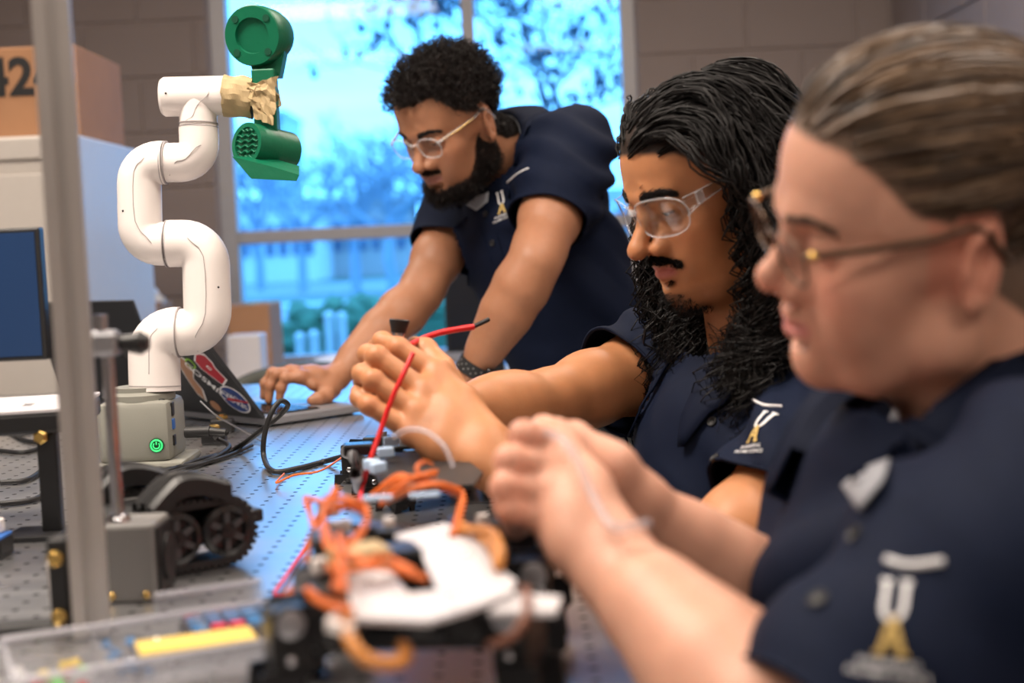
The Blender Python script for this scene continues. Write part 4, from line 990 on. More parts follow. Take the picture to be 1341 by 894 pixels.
# ---- the person in front with slicked-back hair and metal glasses
SK3 = np.array([.60, .315, .22])
p3 = dict(skin=SK3, gaze=-.35, scalp=(.10, .062, .040), lip=(.55, .20, .19), blush=.55, hairline=.072, nose=.82, tip=.0045, lips=1.22, jaw=1.0, fat=.009, temple=.0)
pose3 = pose_from((-.985, -.074, -.15), (-.114, -.36, .92), (.270, .950, 1.190), .94)
SL, SR, NB, PEL = P(1392, 655, .83), P(1150, 618, 1.12), P(1322, 560, .985), P(1300, 1170, 1.02)
EL_, WL_ = P(1068, 1010, .77), P(806, 742, .905); ER_, WR_ = P(1075, 850, 1.10), P(842, 668, 1.03)
pr3 = thing('person', np.array([.36, 1.0, 0]), 'person with slicked-back light brown hair and thin metal glasses, nearest the camera', 'person')
nb = pose3.l(NB); v = head_volume(p3, [(np.array([-.028, 0, -.06]), lerp([-.028, 0, -.06], nb, 1.1), .059, .066), (np.array([.02, 0, -.09]), lerp([0., 0, -.06], nb, .8), .035, .05)])
V, Q = v.mesh(2, .4); N = normals(V, Q); parts = [(pose3.w(V), Q, head_colors(V, p3))]; HV, HN = V, N
mc = [P(738, 582, .975), P(725, 612, .957), P(718, 646, .945), P(717, 680, .938)]
fg = [[P(686, 571, .957), P(683, 594, .985), P(702, 604, 1.0)], [P(668, 604, .942), P(668, 627, .972), P(690, 632, .985)], [P(662, 638, .934), P(664, 660, .962), P(688, 662, .972)], [P(669, 668, .932), P(674, 688, .955), P(694, 686, .962)]]
th = [P(785, 685, .955), P(752, 612, .995), P(722, 580, 1.005), P(700, 572, 1.003)]
A = np.array([SL, EL_, WL_]+mc+[q for f in fg for q in f]); v = crowded(A, .075); arm_prims(v, SL, EL_, WL_, mc[0]-mc[3], .98, 1.0); hand_prims(v, WL_, mc, fg, th, .98)
V, Q = v.mesh(2, .35); parts.append((V, Q, skin_colors(V, SK3, 18, mc+[f[0] for f in fg])))
mc = [P(752, 574, 1.035), P(765, 590, 1.055), P(772, 612, 1.07), P(775, 632, 1.075)]
fg = [[P(712, 563, 1.02), P(700, 570, 1.005), P(704, 580, .995)], [P(722, 580, 1.05), P(706, 585, 1.035), P(708, 592, 1.02)], [P(728, 605, 1.06), P(712, 606, 1.045), P(712, 612, 1.03)], [P(735, 625, 1.065), P(720, 625, 1.05), P(718, 628, 1.04)]]
th = [P(800, 615, 1.01), P(755, 585, 1.01), P(728, 570, 1.005), P(712, 566, 1.0)]
A = np.array([SR, ER_, WR_]+mc+[q for f in fg for q in f]); v = crowded(A, .07); arm_prims(v, SR, ER_, WR_, mc[0]-mc[3], .9, .97); hand_prims(v, WR_, mc, fg, th, .95)
V, Q = v.mesh(2, .35); parts.append((V, Q, skin_colors(V, SK3, 19, mc)))
V, Q, C = join(parts); obj('body', V, Q, M['skin'], pr3, True, C)
eyes(pr3, pose3, p3); M['brow_brown'] = mat('brow_brown', (.07, .04, .025), .6); brow_hair(pr3, pose3, HV, HN, p3, M['brow_brown'], 170, 6, .7)
na = nv(pose3.w(np.array([[-.02, 0, -.05]]))[0]-NB); na = nv(na+np.array([-.42, 0, .10]))
sh3, bv3, R3, mid3 = shirt(pr3, SL, SR, NB, PEL, [(SL, EL_, .93, .070, .072), (SR, ER_, .72, .064, .062)],
    [(SL+np.array([-.06, .0, -.1]), .17, 70, .013, (.8, .0, .6), 2), (lerp(SL, PEL, .3)+np.array([-.1, 0, 0]), .2, 48, .013, (.7, .3, .6), 3), (lerp(SL, NB, .6)+np.array([-.05, -.04, -.03]), .1, 75, .005, (.5, .5, .5), 5)], neck_ax=na, bulk=1.02)
collar(NB+na*.012, na, R3[:, 0], sh3, bv=bv3, r=.080, gap=.5, leaf=.062, tip=.035, spread=.034, stand=.036, lift=.011)
logo(bv3, 1168, 814, (.03, -1), .90, sh3); px_line(bv3, [(1160, 732), (1190, 740), (1235, 735)], .0022, M['white_thread'], 'piping', sh3)
for q in ((1072, 785), (1120, 700)): button(bv3, *q, sh3)
px_patch([bv3], [(1102, 636), (1126, 614), (1166, 600), (1156, 630), (1126, 668)], M['grey_lining'], 'collar_lining', sh3, .012)
PEL3 = PEL
kn = [np.array([.02, .86, .62]), np.array([.03, 1.16, .62])]; ft = [np.array([.10, .84, .07]), np.array([.12, 1.18, .07])]
trousers(pr3, PEL, R3, kn, ft)
for f in ft: shoe(pr3, f, (-1, 0, 0))
glasses(pose3, 'c', 'thin bronze metal eyeglasses on the nearest person\'s face', 'glasses', 'metal')
def slick_hair(root, pose, V, Q, N, p, seed, n, steps, ds):
    rs = np.random.RandomState(seed); idx = np.where(scalp_mask(V, p) > .5)[0]; bv = bvh_of(V, Q); ci = rs.choice(idx, n); pos = V[ci].copy(); knot = np.array([-.125, 0, .030])
    off = rs.uniform(.001, .0075, n); path = []
    for i in range(steps):
        path.append(pos+0); d = nv_rows(knot-pos); nq = np.zeros_like(pos)
        for k in range(n):
            h = bv.find_nearest(Vector(pos[k])); nq[k] = h[1]; pos[k] = np.array(h[0])+np.array(h[1])*off[k]*(min(1, .4+i/4) if i else .3)
        path[-1] = pos.copy(); d = nv_rows(d-(d*nq).sum(1, keepdims=True)*nq); pos = pos+d*ds*np.minimum(1, np.linalg.norm(knot-pos, axis=1)/.02)[:, None]
    S = np.array(path).transpose(1, 0, 2); S = S+rs.normal(0, .0006, S.shape)
    W, Qs = strands_mesh(pose.w(S), np.interp(np.linspace(0, 1, steps), [0, .15, 1], [.0009, .0021, .0018])); sh = np.repeat(np.clip(rs.normal(.5, .3, n), 0, 1)**1.5, steps*3)
    C = np.array([.028, .016, .010])+sh[:, None]*(np.array([.23, .145, .085])-np.array([.028, .016, .010]))
    o = obj('hair', W, Qs, M['hair_brown'], root, True, C)
    b = MB()
    for t in range(5): a = np.linspace(0, 2*math.pi, 20, endpoint=False)+t; b.tube(pose.w(np.stack([-.128-.006*t+0*a, (.026-.003*t)*np.cos(a), .030+(.026-.003*t)*np.sin(a)], 1)), .009, 8, closed=True)
    Vb = np.concatenate(b.V); obj('hair_bun', Vb, b.F, M['hair_brown'], o, True, np.tile([.10, .06, .035], (len(Vb), 1)))
_v3 = head_volume(p3, []); _V3, _Q3 = _v3.mesh(2, .4); slick_hair(pr3, pose3, _V3, _Q3, normals(_V3, _Q3), p3, 7, 1500, 18, .0125)
# ------------------------------------------------------------------ optical table
TZ = .90; TX0, TX1, TY0, TY1 = -1.75, .085, .22, 3.05
tm = bpy.data.materials.new('optical_table_steel'); tm.use_nodes = True; N_ = tm.node_tree.nodes; L_ = tm.node_tree.links; b_ = N_['Principled BSDF']
tc_ = N_.new('ShaderNodeTexCoord'); sp_ = N_.new('ShaderNodeSeparateXYZ'); L_.new(tc_.outputs['Object'], sp_.inputs[0])
def mth(op, a, b=None):
    n = N_.new('ShaderNodeMath'); n.operation = op
    for i, q in enumerate((a, b)):
        if q is None: continue
        if isinstance(q, (int, float)): n.inputs[i].default_value = q
        else: L_.new(q, n.inputs[i])
    return n.outputs[0]
fx = mth('SUBTRACT', mth('FRACT', mth('DIVIDE', sp_.outputs[0], .0254)), .5); fy = mth('SUBTRACT', mth('FRACT', mth('DIVIDE', sp_.outputs[1], .0254)), .5)
r2 = mth('SQRT', mth('ADD', mth('MULTIPLY', fx, fx), mth('MULTIPLY', fy, fy))); hole = mth('LESS_THAN', r2, .118); rim = mth('LESS_THAN', r2, .150)
nz_ = N_.new('ShaderNodeTexNoise'); nz_.inputs['Scale'].default_value = 6; nz_.inputs['Detail'].default_value = 5; mp_ = N_.new('ShaderNodeMapping'); mp_.inputs['Scale'].default_value = (1, 8, 1); L_.new(tc_.outputs['Object'], mp_.inputs[0]); L_.new(mp_.outputs[0], nz_.inputs[0])
rp = N_.new('ShaderNodeValToRGB'); rp.color_ramp.elements[0].color = (.36, .36, .37, 1); rp.color_ramp.elements[1].color = (.50, .50, .51, 1); L_.new(nz_.outputs[0], rp.inputs[0])
mxc = N_.new('ShaderNodeMix'); mxc.data_type = 'RGBA'; L_.new(hole, mxc.inputs['Factor']); L_.new(rp.outputs[0], mxc.inputs['A']); mxc.inputs['B'].default_value = (.006, .006, .007, 1); L_.new(mxc.outputs['Result'], b_.inputs['Base Color'])
L_.new(mth('SUBTRACT', .92, mth('MULTIPLY', hole, .92)), b_.inputs['Metallic'])
L_.new(mth('ADD', mth('MULTIPLY', nz_.outputs[0], .14), mth('ADD', .23, mth('MULTIPLY', hole, .6))), b_.inputs['Roughness'])
L_.new(mth('SUBTRACT', .5, mth('MULTIPLY', hole, .45)), b_.inputs['Specular IOR Level'])
bp_ = N_.new('ShaderNodeBump'); bp_.inputs['Strength'].default_value = .25; bp_.inputs['Distance'].default_value = .002; L_.new(mth('SUBTRACT', 1, rim), bp_.inputs['Height']); L_.new(bp_.outputs[0], b_.inputs['Normal'])
tbl = thing('optical_table', ((TX0+TX1)/2, (TY0+TY1)/2, 0), 'steel optical table with a grid of threaded holes, filling the foreground', 'table')
MB().box(((TX0+TX1)/2, (TY0+TY1)/2, TZ-.05), (TX1-TX0, TY1-TY0, .10), bev=.004).build('table_top', tm, tbl)
for x in (TX0+.12, TX1-.14):
    for y in (TY0+.15, TY1-.15): MB().box((x, y, (TZ-.1)/2), (.09, .09, TZ-.1), bev=.006).build('leg', M['black'], tbl)

# ------------------------------------------------------------------ white robot arm
D0 = 1.93
ra = thing('robot_arm', on_z(205, 600, TZ), 'white tubular robot arm on a grey base, holding a green printed gripper', 'robot arm')
def q(x, y, dd=0): return P(x, y, D0+dd)
def fillet(pts, r, n=9):
    pts = [np.asarray(p) for p in pts]; out = [pts[0]]
    for i in range(1, len(pts)-1):
        a, b, c = pts[i-1], pts[i], pts[i+1]; d0, d1 = nv(a-b), nv(c-b); s = b+d0*r; e = b+d1*r; ce = s+d1*r
        for k in range(n+1):
            t = k/n*math.pi/2; out.append(ce-d1*r*math.cos(t)-d0*r*math.sin(t))
    out.append(pts[-1]); return np.array(out)
def link_part(name, pts, r, rr, parent=ra):
    b = MB().tube(fillet(pts, rr), r, 32, flat=(0, -1, 0)); return b.build(name, M['white_plastic'], parent, True, 50)
rl, rm, ru = .0345, .0300, .0265
J = lambda x, y: q(x, y)
l1 = link_part('arm_link', [J(203, 512), J(201, 436), J(235, 435)], rl, .030)
l2 = link_part('arm_link', [J(236, 435), J(273, 434), J(269, 318), J(221, 319)], .0320, .030)
l3 = link_part('arm_link', [J(219, 319), J(184, 320), J(182, 214), J(216, 213)], .0295, .0275)
l4 = link_part('arm_link', [J(218, 213), J(262, 212), J(260, 166)], ru, .026)
l5 = MB().cyl(J(260, 165), J(259, 126), ru*.96, n=32).cyl(J(216, 127), J(301, 125), ru, n=40); l5.lathe([(ru, 0), (ru*.9, .004), (ru*.5, .006)], J(216, 127), J(216, 127)-J(301, 125), 32); l5 = l5.build('arm_link', M['white_plastic'], ra, True, 50)
def ring(a, d, r, parent, w=.0012): 
    MB().cyl(np.asarray(a)-nv(d)*w/2, np.asarray(a)+nv(d)*w/2, r, n=40).build('joint_seam', M['seam'], parent, True, 50)
ring(J(235.5, 435), J(1, 0)-J(0, 0), rl*1.004, l1); ring(J(219, 319), J(1, 0)-J(0, 0), .0324, l2); ring(J(222, 319), J(1, 0)-J(0, 0), .0322, l2); ring(J(214, 213), J(1, 0)-J(0, 0), .0297, l3); ring(J(218, 213), J(1, 0)-J(0, 0), .0297, l3)
ring(J(260, 167), J(0, 1)-J(0, 0), ru*1.01, l4); ring(J(260, 162), J(0, 1)-J(0, 0), ru*1.01, l4); ring(J(203, 505), J(0, 1)-J(0, 0), rl*1.01, l1)
def shell_line(pts, parent, up=.0):
    d = nv(CAM-J(220, 300)); bv = bvh_of(*(lambda o: ([tuple(np.array(v.co)+ORI[o.name]) for v in o.data.vertices], [tuple(p.vertices) for p in o.data.polygons]))(parent)); px_line(bv, pts, .0005, M['seam'], 'shell_seam', parent, .0002)
shell_line([(199, 408), (206, 430), (196, 445), (195, 490)], l1); shell_line([(247, 290), (246, 312), (266, 335), (269, 410), (256, 440), (259, 460)], l2); shell_line([(184, 192), (188, 207), (175, 225), (177, 290), (198, 318), (200, 345)], l3)
shell_line([(222, 230), (230, 212), (243, 208), (262, 190), (284, 200)], l4); shell_line([(272, 105), (273, 122), (258, 138), (252, 152), (243, 158)], l5)
def bolt_dot(x, y, parent, r=.0016): 
    bv = bvh_of(*(lambda o: ([tuple(np.array(v.co)+ORI[o.name]) for v in o.data.vertices], [tuple(p.vertices) for p in o.data.polygons]))(parent)); p, n = ray_px(bv, x, y)
    if p is not None: MB().ball(p, r, 8).build('screw_hole', M['black'], parent, True)
bolt_dot(286, 376, l2); bolt_dot(161, 276, l3); bolt_dot(217, 122, l5)
bz0 = on_z(152, 613, TZ); bc = on_z(205, 600, TZ); bw, bd = .098, .100; by = float(J(203, 512)[1]); bx = bc[0]-.002
base = MB().box((bx, by, TZ+.050), (bw, bd, .082), bev=.010).build('base_housing', M['base_grey'], ra, True, 40)
MB().box((bx+.006, by, TZ+.0055), (bw+.022, bd+.02, .011), bev=.005).build('base_foot', M['base_grey'], ra, True, 40)
MB().lathe([(.044, 0), (.044, .008), (.037, .012), (.037, .018)], (bx+.003, by, TZ+.090), (0, 0, 1), 32).build('base_ring', M['base_grey'], ra, True, 40)
M['led_green'] = mat('green_led', (.03, .35, .08), .3, emit=((.05, .9, .25), .9)); M['led_dark'] = mat('led_dark', (.004, .05, .015), .4)
pb = on_y(205.5, 583, by-bd/2-.0005)
btn = MB().lathe([(.0098, 0), (.0098, .002), (.0083, .0025)], pb, (0, -1, 0), 28).build('power_button', M['led_dark'], ra, True, 40)
lg = MB()
for rr_ in (.0074,): lg.tube([pb+(rr_*math.cos(t), -.0028, rr_*math.sin(t)) for t in np.linspace(0, 2*math.pi, 28, endpoint=False)], .0012, 6, closed=True)
lg.tube([pb+(.0042*math.cos(t), -.0028, .0042*math.sin(t)) for t in np.linspace(math.pi*.75, math.pi*2.25, 16)], .0009, 6); lg.tube([pb+(0, -.0028, .001), pb+(0, -.0028, .0052)], .0009, 6); lg.build('button_light', M['led_green'], btn, True)
M['usb_blue'] = mat('usb_blue', (.03, .12, .4), .4)
for z, h_, m_ in ((.078, .018, M['black']), (.058, .014, M['usb_blue']), (.036, .014, M['black'])): MB().box((bx+bw/2+.0005, by-.028, TZ+z), (.003, .012, h_), bev=.001).build('port', m_, ra)
MB().box((bx-.030, by-.02, TZ+.0912), (.008, .006, .0015), bev=.0005).build('label_mark', M['white_plastic'], ra); MB().ball((bx+.035, by-.03, TZ+.0912), (.006, .003, .0015), 8).build('chip_mark', M['black'], ra, True)
pl = P(243, 566, 1.90); MB().cyl(pl, pl+(.034, -.004, 0), .0075, n=16).cyl(pl+(.034, -.004, 0), pl+(.056, -.008, -.002), .006, .0045, n=16).build('power_plug', M['rubber'], ra, True, 40)
# tape and green gripper
rs = np.random.RandomState(3)
def wrap(path, rad, n, name, amp=.0022, flat=(0, -1, 0)):
    b = MB().tube(path, rad, n, flat=flat); V = np.concatenate(b.V); V = V+np.stack([vnoise(V, 5+i, 170) for i in range(3)], 1)*amp; o = obj(name, V, b.F, M['tape'], ra, False); return o
wrap([lerp(J(294, 126), J(331, 128), t) for t in np.linspace(0, 1, 12)], ru*1.05, 24, 'tape_wrap', .0015)
tp = MB()
for (a, b, c, d_) in (((329, 112), (366, 104), (364, 152), (333, 140)), ((327, 118), (352, 112), (363, 166), (338, 158))):
    G = []; n = 7
    for i in range(n):
        for j in range(n): u, w = i/(n-1), j/(n-1); xy = lerp(lerp(a, b, u), lerp(d_, c, u), w); G.append(J(*xy)+np.array([0, -.024-.004*rs.rand(), 0])+rs.normal(0, .0012, 3)*np.array([1, 1, 1]))
    tp.add(np.array(G), [(i*n+j, (i+1)*n+j, (i+1)*n+j+1, i*n+j+1) for i in range(n-1) for j in range(n-1)])
tpo = tp.build('tape_strip', M['tape'], ra, False); solidify(tpo, .0015)
wrap([lerp(J(331, 127), J(362, 122), t) for t in np.linspace(0, 1, 9)], np.interp(np.linspace(0, 1, 9), [0, .3, 1], [.024, .020, .021]), 20, 'tape_wrap', .004)
gr = MB().box(lerp(J(348, 92), J(349, 178), .5), (.031, .030, abs(92-178)/F_PX*D0), bev=.002).build('gripper_post', M['green'], ra)
hd = nv(np.array([-.25, -.95, -.10])); hc = J(338, 47)+hd*.018; back = J(352, 50)+np.array([.01, .03, 0])
g1 = MB().lathe([(.034, -.062), (.038, -.045), (.0405, -.02), (.0405, .0), (.039, .003), (.024, .003), (.023, -.002), (.001, -.002)], hc, hd, 40).build('gripper_motor', M['green'], ra, True, 35)
X_ = frame(hd)
for a in (.75, 2.3, 3.9, 5.45): MB().cyl(hc+X_@np.array([.0315*math.cos(a), .0315*math.sin(a), .001]), hc+X_@np.array([.0315*math.cos(a), .0315*math.sin(a), .0045]), .0048, n=12).build('screw_recess', mat('green_dark', (.001, .06, .03), .5) if 'gd' not in M else M['gd'], g1)
MB().prism([(-.017, 0), (.017, 0), (.030, .05), (-.030, .05)], J(349, 100)+(0, .034, 0), np.array([[1, 0, 0], [0, 0, -1], [0, 1, 0.]]), .03).build('gripper_neck', M['green'], ra)
hd2 = nv(np.array([-.55, -.72, .12])); h2 = J(328, 190)+np.array([0, -.03, 0])
g2 = MB(); g2.lathe([(.028, -.075), (.029, -.004), (.0285, 0), (.0225, 0), (.022, -.003), (.001, -.003)], h2, hd2, 36); g2 = g2.build('gripper_finger', M['green'], ra, True, 35)
X2 = frame(hd2); rb_ = MB()
for k in range(6):
    z = -.018+k*.0072; w = math.sqrt(max(0, .021**2-z**2)); pts = [h2+X2@np.array([z+.0018*math.sin(t*9), w*t, -.001]) for t in np.linspace(-1, 1, 14)]; rb_.tube(pts, .0014, 6)
rb_.build('grip_ridge', M['green'], g2, True)
_sc = [(304, 205), (352, 217), (392, 229), (388, 237), (329, 234)]; _a = np.array([P(x, y, D0-.060) for x, y in _sc]); _b2 = np.array([P(x*.985+6.5, y, D0-.012) for x, y in _sc]); _b2[1:3] += (0, 0, .012)
MB().add(np.concatenate([_a, _b2]), [(0, 1, 2, 3, 4), (9, 8, 7, 6, 5)]+[(k, k+5, (k+1) % 5+5, (k+1) % 5) for k in range(5)]).build('gripper_scoop', M['green'], ra)

# ------------------------------------------------------------------ open laptop
Hn = on_z(349, 560, TZ); dk = nv([.72, .69, 0]); hg = np.array([-dk[1], dk[0], 0]); LW, LD = .30, .20
lp = thing('laptop', Hn+hg*LW/2+dk*LD/2, 'open laptop with sticker-covered dark lid under the bearded person\'s hand', 'laptop')
RL = np.stack([hg, dk, [0, 0, 1]], 1); RL[:, 1] = dk
M['laptop_grey'] = mat('laptop_grey', (.32, .33, .36), .35, .6); M['lid_black'] = mat('lid_black', (.022, .024, .028), .45, noise=.1)
MB().box(Hn+hg*LW/2+dk*LD/2+(0, 0, .010), (LW, LD, .014), RL, .003).build('laptop_base', M['laptop_grey'], lp)
for u in (.10, .5, .9): MB().box(Hn+hg*LW*u+dk*LD*.9+(0, 0, .0018), (.03, .012, .0036), RL).build('foot', M['rubber'], lp)
MB().box(Hn+hg*LW/2+dk*LD*.36+(0, 0, .0178), (LW*.9, LD*.46, .0012), RL).build('keyboard', M['black'], lp)
kb = MB(); kme = None
for r_ in range(5):
    for c_ in range(13): kb.box(Hn+hg*LW*(.09+.0685*c_)+dk*LD*(.17+.095*r_)+(0, 0, .0190), (.0165, .0145, .0014), RL)
kb.build('keys', M['black_gloss'], lp)['kind'] = 'stuff'
MB().box(Hn+hg*LW/2+dk*LD*.80+(0, 0, .0175), (.10, .058, .0008), RL).build('trackpad', M['laptop_grey'], lp)
up_l = nv(-dk*.60+np.array([0, 0, .80])); LL_ = .175; nl_ = nv(np.cross(up_l, hg)); nl_ = nl_ if nl_@(CAM-Hn) > 0 else -nl_
hz = Hn+(0, 0, .016)-dk*.002; RD = np.stack([-hg, up_l, np.cross(-hg, up_l)], 1)
lid = MB().box(hz+hg*LW/2+up_l*LL_/2, (LW, LL_, .007), RD, .002).build('lid', M['lid_black'], lp)
MB().box(hz+hg*LW/2+up_l*LL_/2-nl_*.0038, (LW*.94, LL_*.9, .0006), RD).build('screen', M['dark_screen'], lid)
def lidp(u, v): return hz+hg*u+up_l*v+nl_*.0037       # u from the near edge, v up from the hinge
def sticker(name, poly, u, v, m, th=.0004, rot=0, parent=lid):
    c, s = math.cos(rot), math.sin(rot); Rr = np.stack([-hg, up_l, nl_], 1)@np.array([[c, -s, 0], [s, c, 0], [0, 0, 1.]]); Rr = Rr if np.linalg.det(Rr) > 0 else Rr@np.diag([1, 1, 1.])
    return MB().prism(poly, lidp(u, v), Rr, th).build(name, m, parent)
def stext(t, size, u, v, m, rot=0, th=.0010):
    V, F = text_mesh(t, size, 0, .0003); c, s = math.cos(rot), math.sin(rot); Rr = np.stack([-hg, up_l, nl_], 1)@np.array([[c, -s, 0], [s, c, 0], [0, 0, 1.]]); W = V@Rr.T+lidp(u, v)+nl_*th; obj('sticker_text', W, F, m, lid, False)
circ = lambda r, ry=None, n=28: [(r*math.cos(t), (ry or r)*math.sin(t)) for t in np.linspace(0, 2*math.pi, n, endpoint=False)]
M['st_blue'] = mat('sticker_blue', (.015, .05, .22), .45); M['st_white'] = mat('sticker_white', (.72, .72, .74), .5); M['st_red'] = mat('sticker_red', (.42, .012, .03), .45); M['st_brown'] = mat('sticker_tan', (.35, .18, .10), .5); M['st_green'] = mat('sticker_green', (.25, .55, .05), .5)
sticker('sticker', circ(.034, .030), .040, .042, M['st_white']); sticker('sticker', circ(.031, .027), .040, .042, M['st_blue'], .0008)
stext('SPACE', .016, .040, .036, M['st_white'], math.pi-.5); stext('FORCE', .016, .043, .050, M['st_white'], math.pi-.5); sticker('sticker', [(-.030, -.003), (.026, .010), (.028, .014), (-.022, .006)], .036, .034, M['st_red'], .0011, -.3)
mit = [(-.012, -.03), (.012, -.03), (.017, -.006), (.025, .002), (.028, .018), (.018, .026), (.008, .030), (-.014, .026), (-.020, .010)]
sticker('sticker', [(x*1.15, y*1.12) for x, y in mit], .046, .108, M['st_white'], .0004, .5); sticker('sticker', mit, .046, .108, M['st_red'], .0008, .5); stext('n', .022, .044, .113, M['st_white'], .4, .0012)
stext('COSMIC', .024, .085, .082, M['st_white'], -1.02); sticker('sticker', circ(.011), .0925, .118, M['st_green'], .0006); sticker('sticker', circ(.008), .0925, .118, M['lid_black'], .001)
cat_ = [(-.024, -.014), (-.012, -.018), (.022, -.012), (.026, .008), (.016, .018), (.0, .012), (-.016, .018), (-.026, .010)]
sticker('sticker', cat_, .072, .158, M['st_white'], .0005, .2); sticker('sticker', [(x*.55, y*.5) for x, y in cat_], .072, .157, M['laptop_grey'], .0009, .2)
sw = [(-.012, .05), (.006, .045), (.012, .02), (.004, 0), (.014, -.02), (.010, -.05), (-.004, -.04), (-.012, -.01), (-.016, .02)]
sticker('sticker', [(x*1.2, y*1.08) for x, y in sw], .125, .085, M['st_white'], .0005, -.4); sticker('sticker', sw, .125, .085, M['st_brown'], .0009, -.4); sticker('sticker', circ(.012), .118, .022, M['st_brown'], .0006)
# second laptop behind the robot base
h2n = on_z(196, 508, TZ); lp2 = thing('laptop', h2n, 'dark laptop lid showing left of the robot arm\'s base', 'laptop')
d2 = nv([.55, .83, 0]); g2_ = np.array([-d2[1], d2[0], 0]); u2 = nv(-d2*.35+np.array([0, 0, .93])); a_ = P(196, 505, 2.75); 
R2_ = np.stack([g2_, u2, np.cross(g2_, u2)], 1); hz2 = np.array([a_[0], a_[1], TZ+.012])
MB().box(hz2+g2_*.10+d2*.10, (.30, .20, .014), np.stack([g2_, d2, [0, 0, 1]], 1), .003).build('laptop_base', M['laptop_grey'], lp2)
MB().box(hz2+g2_*.10+u2*.10, (.30, .21, .006), R2_, .002).build('lid', M['lid_black'], lp2)

# ------------------------------------------------------------------ cables on the table
def cable(pts, r, m, label, cat='cable', group=None, name='cable', n=70):
    o = MB().tube(spline(pts, n), r, 8).build(name, m, None, True); return tag(o, label, cat, group)
def tz(x, y, h=.004): return on_z(x, y, TZ+h)
cable([tz(178, 628), tz(224, 615), tz(262, 602), tz(307, 588), P(345, 561, 1.93), P(369, 541, 1.92), P(377, 530, 1.91), P(367, 525, 1.90), P(355, 541, 1.89), P(346, 572, 1.89), P(346, 600, 1.885), tz(359, 617), tz(390, 613), tz(425, 604), tz(455, 596, .02)], .0036, M['rubber'], 'thick black cable looping up between the laptop and the black robot', n=120)
cable([pl+(.056, -.008, -.002), tz(282, 572, .02), tz(300, 585, .01), tz(270, 604), tz(215, 616), tz(170, 626)], .0036, M['rubber'], 'black power cable plugged into the robot arm\'s grey base')
cable([tz(330, 583), tz(300, 596), tz(262, 608), tz(225, 618), tz(180, 634)], .0028, M['rubber'], 'black cable lying closest in front of the robot arm\'s base')
cable([P(262, 525, 2.05), P(285, 545, 2.05), tz(330, 570, .01), tz(345, 580)], .0012, M['steel'], 'thin grey wire hanging in front of the stickered lid')
for i, pts in enumerate((((0, 556), (30, 575), (58, 580)), ((0, 590), (30, 592), (60, 585)), ((0, 632), (35, 628), (60, 612)), ((0, 660), (40, 655), (62, 645)), ((0, 552), (20, 568), (55, 560)))):
    cable([tz(x, y) for x, y in pts], .0035, M['rubber'], ['black cable at the left picture edge, farthest back', 'second black cable from the back at the left picture edge', 'third black cable from the back at the left picture edge', 'nearest black cable at the left picture edge', 'black cable crossing under the white tray'][i], 'cable', 'cables at the left edge')
for k, (x, y) in enumerate(((292, 566), (281, 581))):
    p = tz(x, y, .0); t = thing('cable_clip', p, ['black cable clip with a brass screw, behind the plug', 'black cable clip with a brass screw, in front of the plug'][k], 'clip', 'clips by the robot base'); MB().box(p+(0, 0, .011), (.036, .022, .022), bev=.003).build('clip_body', M['black'], t); MB().lathe([(.009, 0), (.009, .005), (.006, .007)], p+(0, 0, .022), (0, 0, 1), 6).build('screw', M['gold'], t)

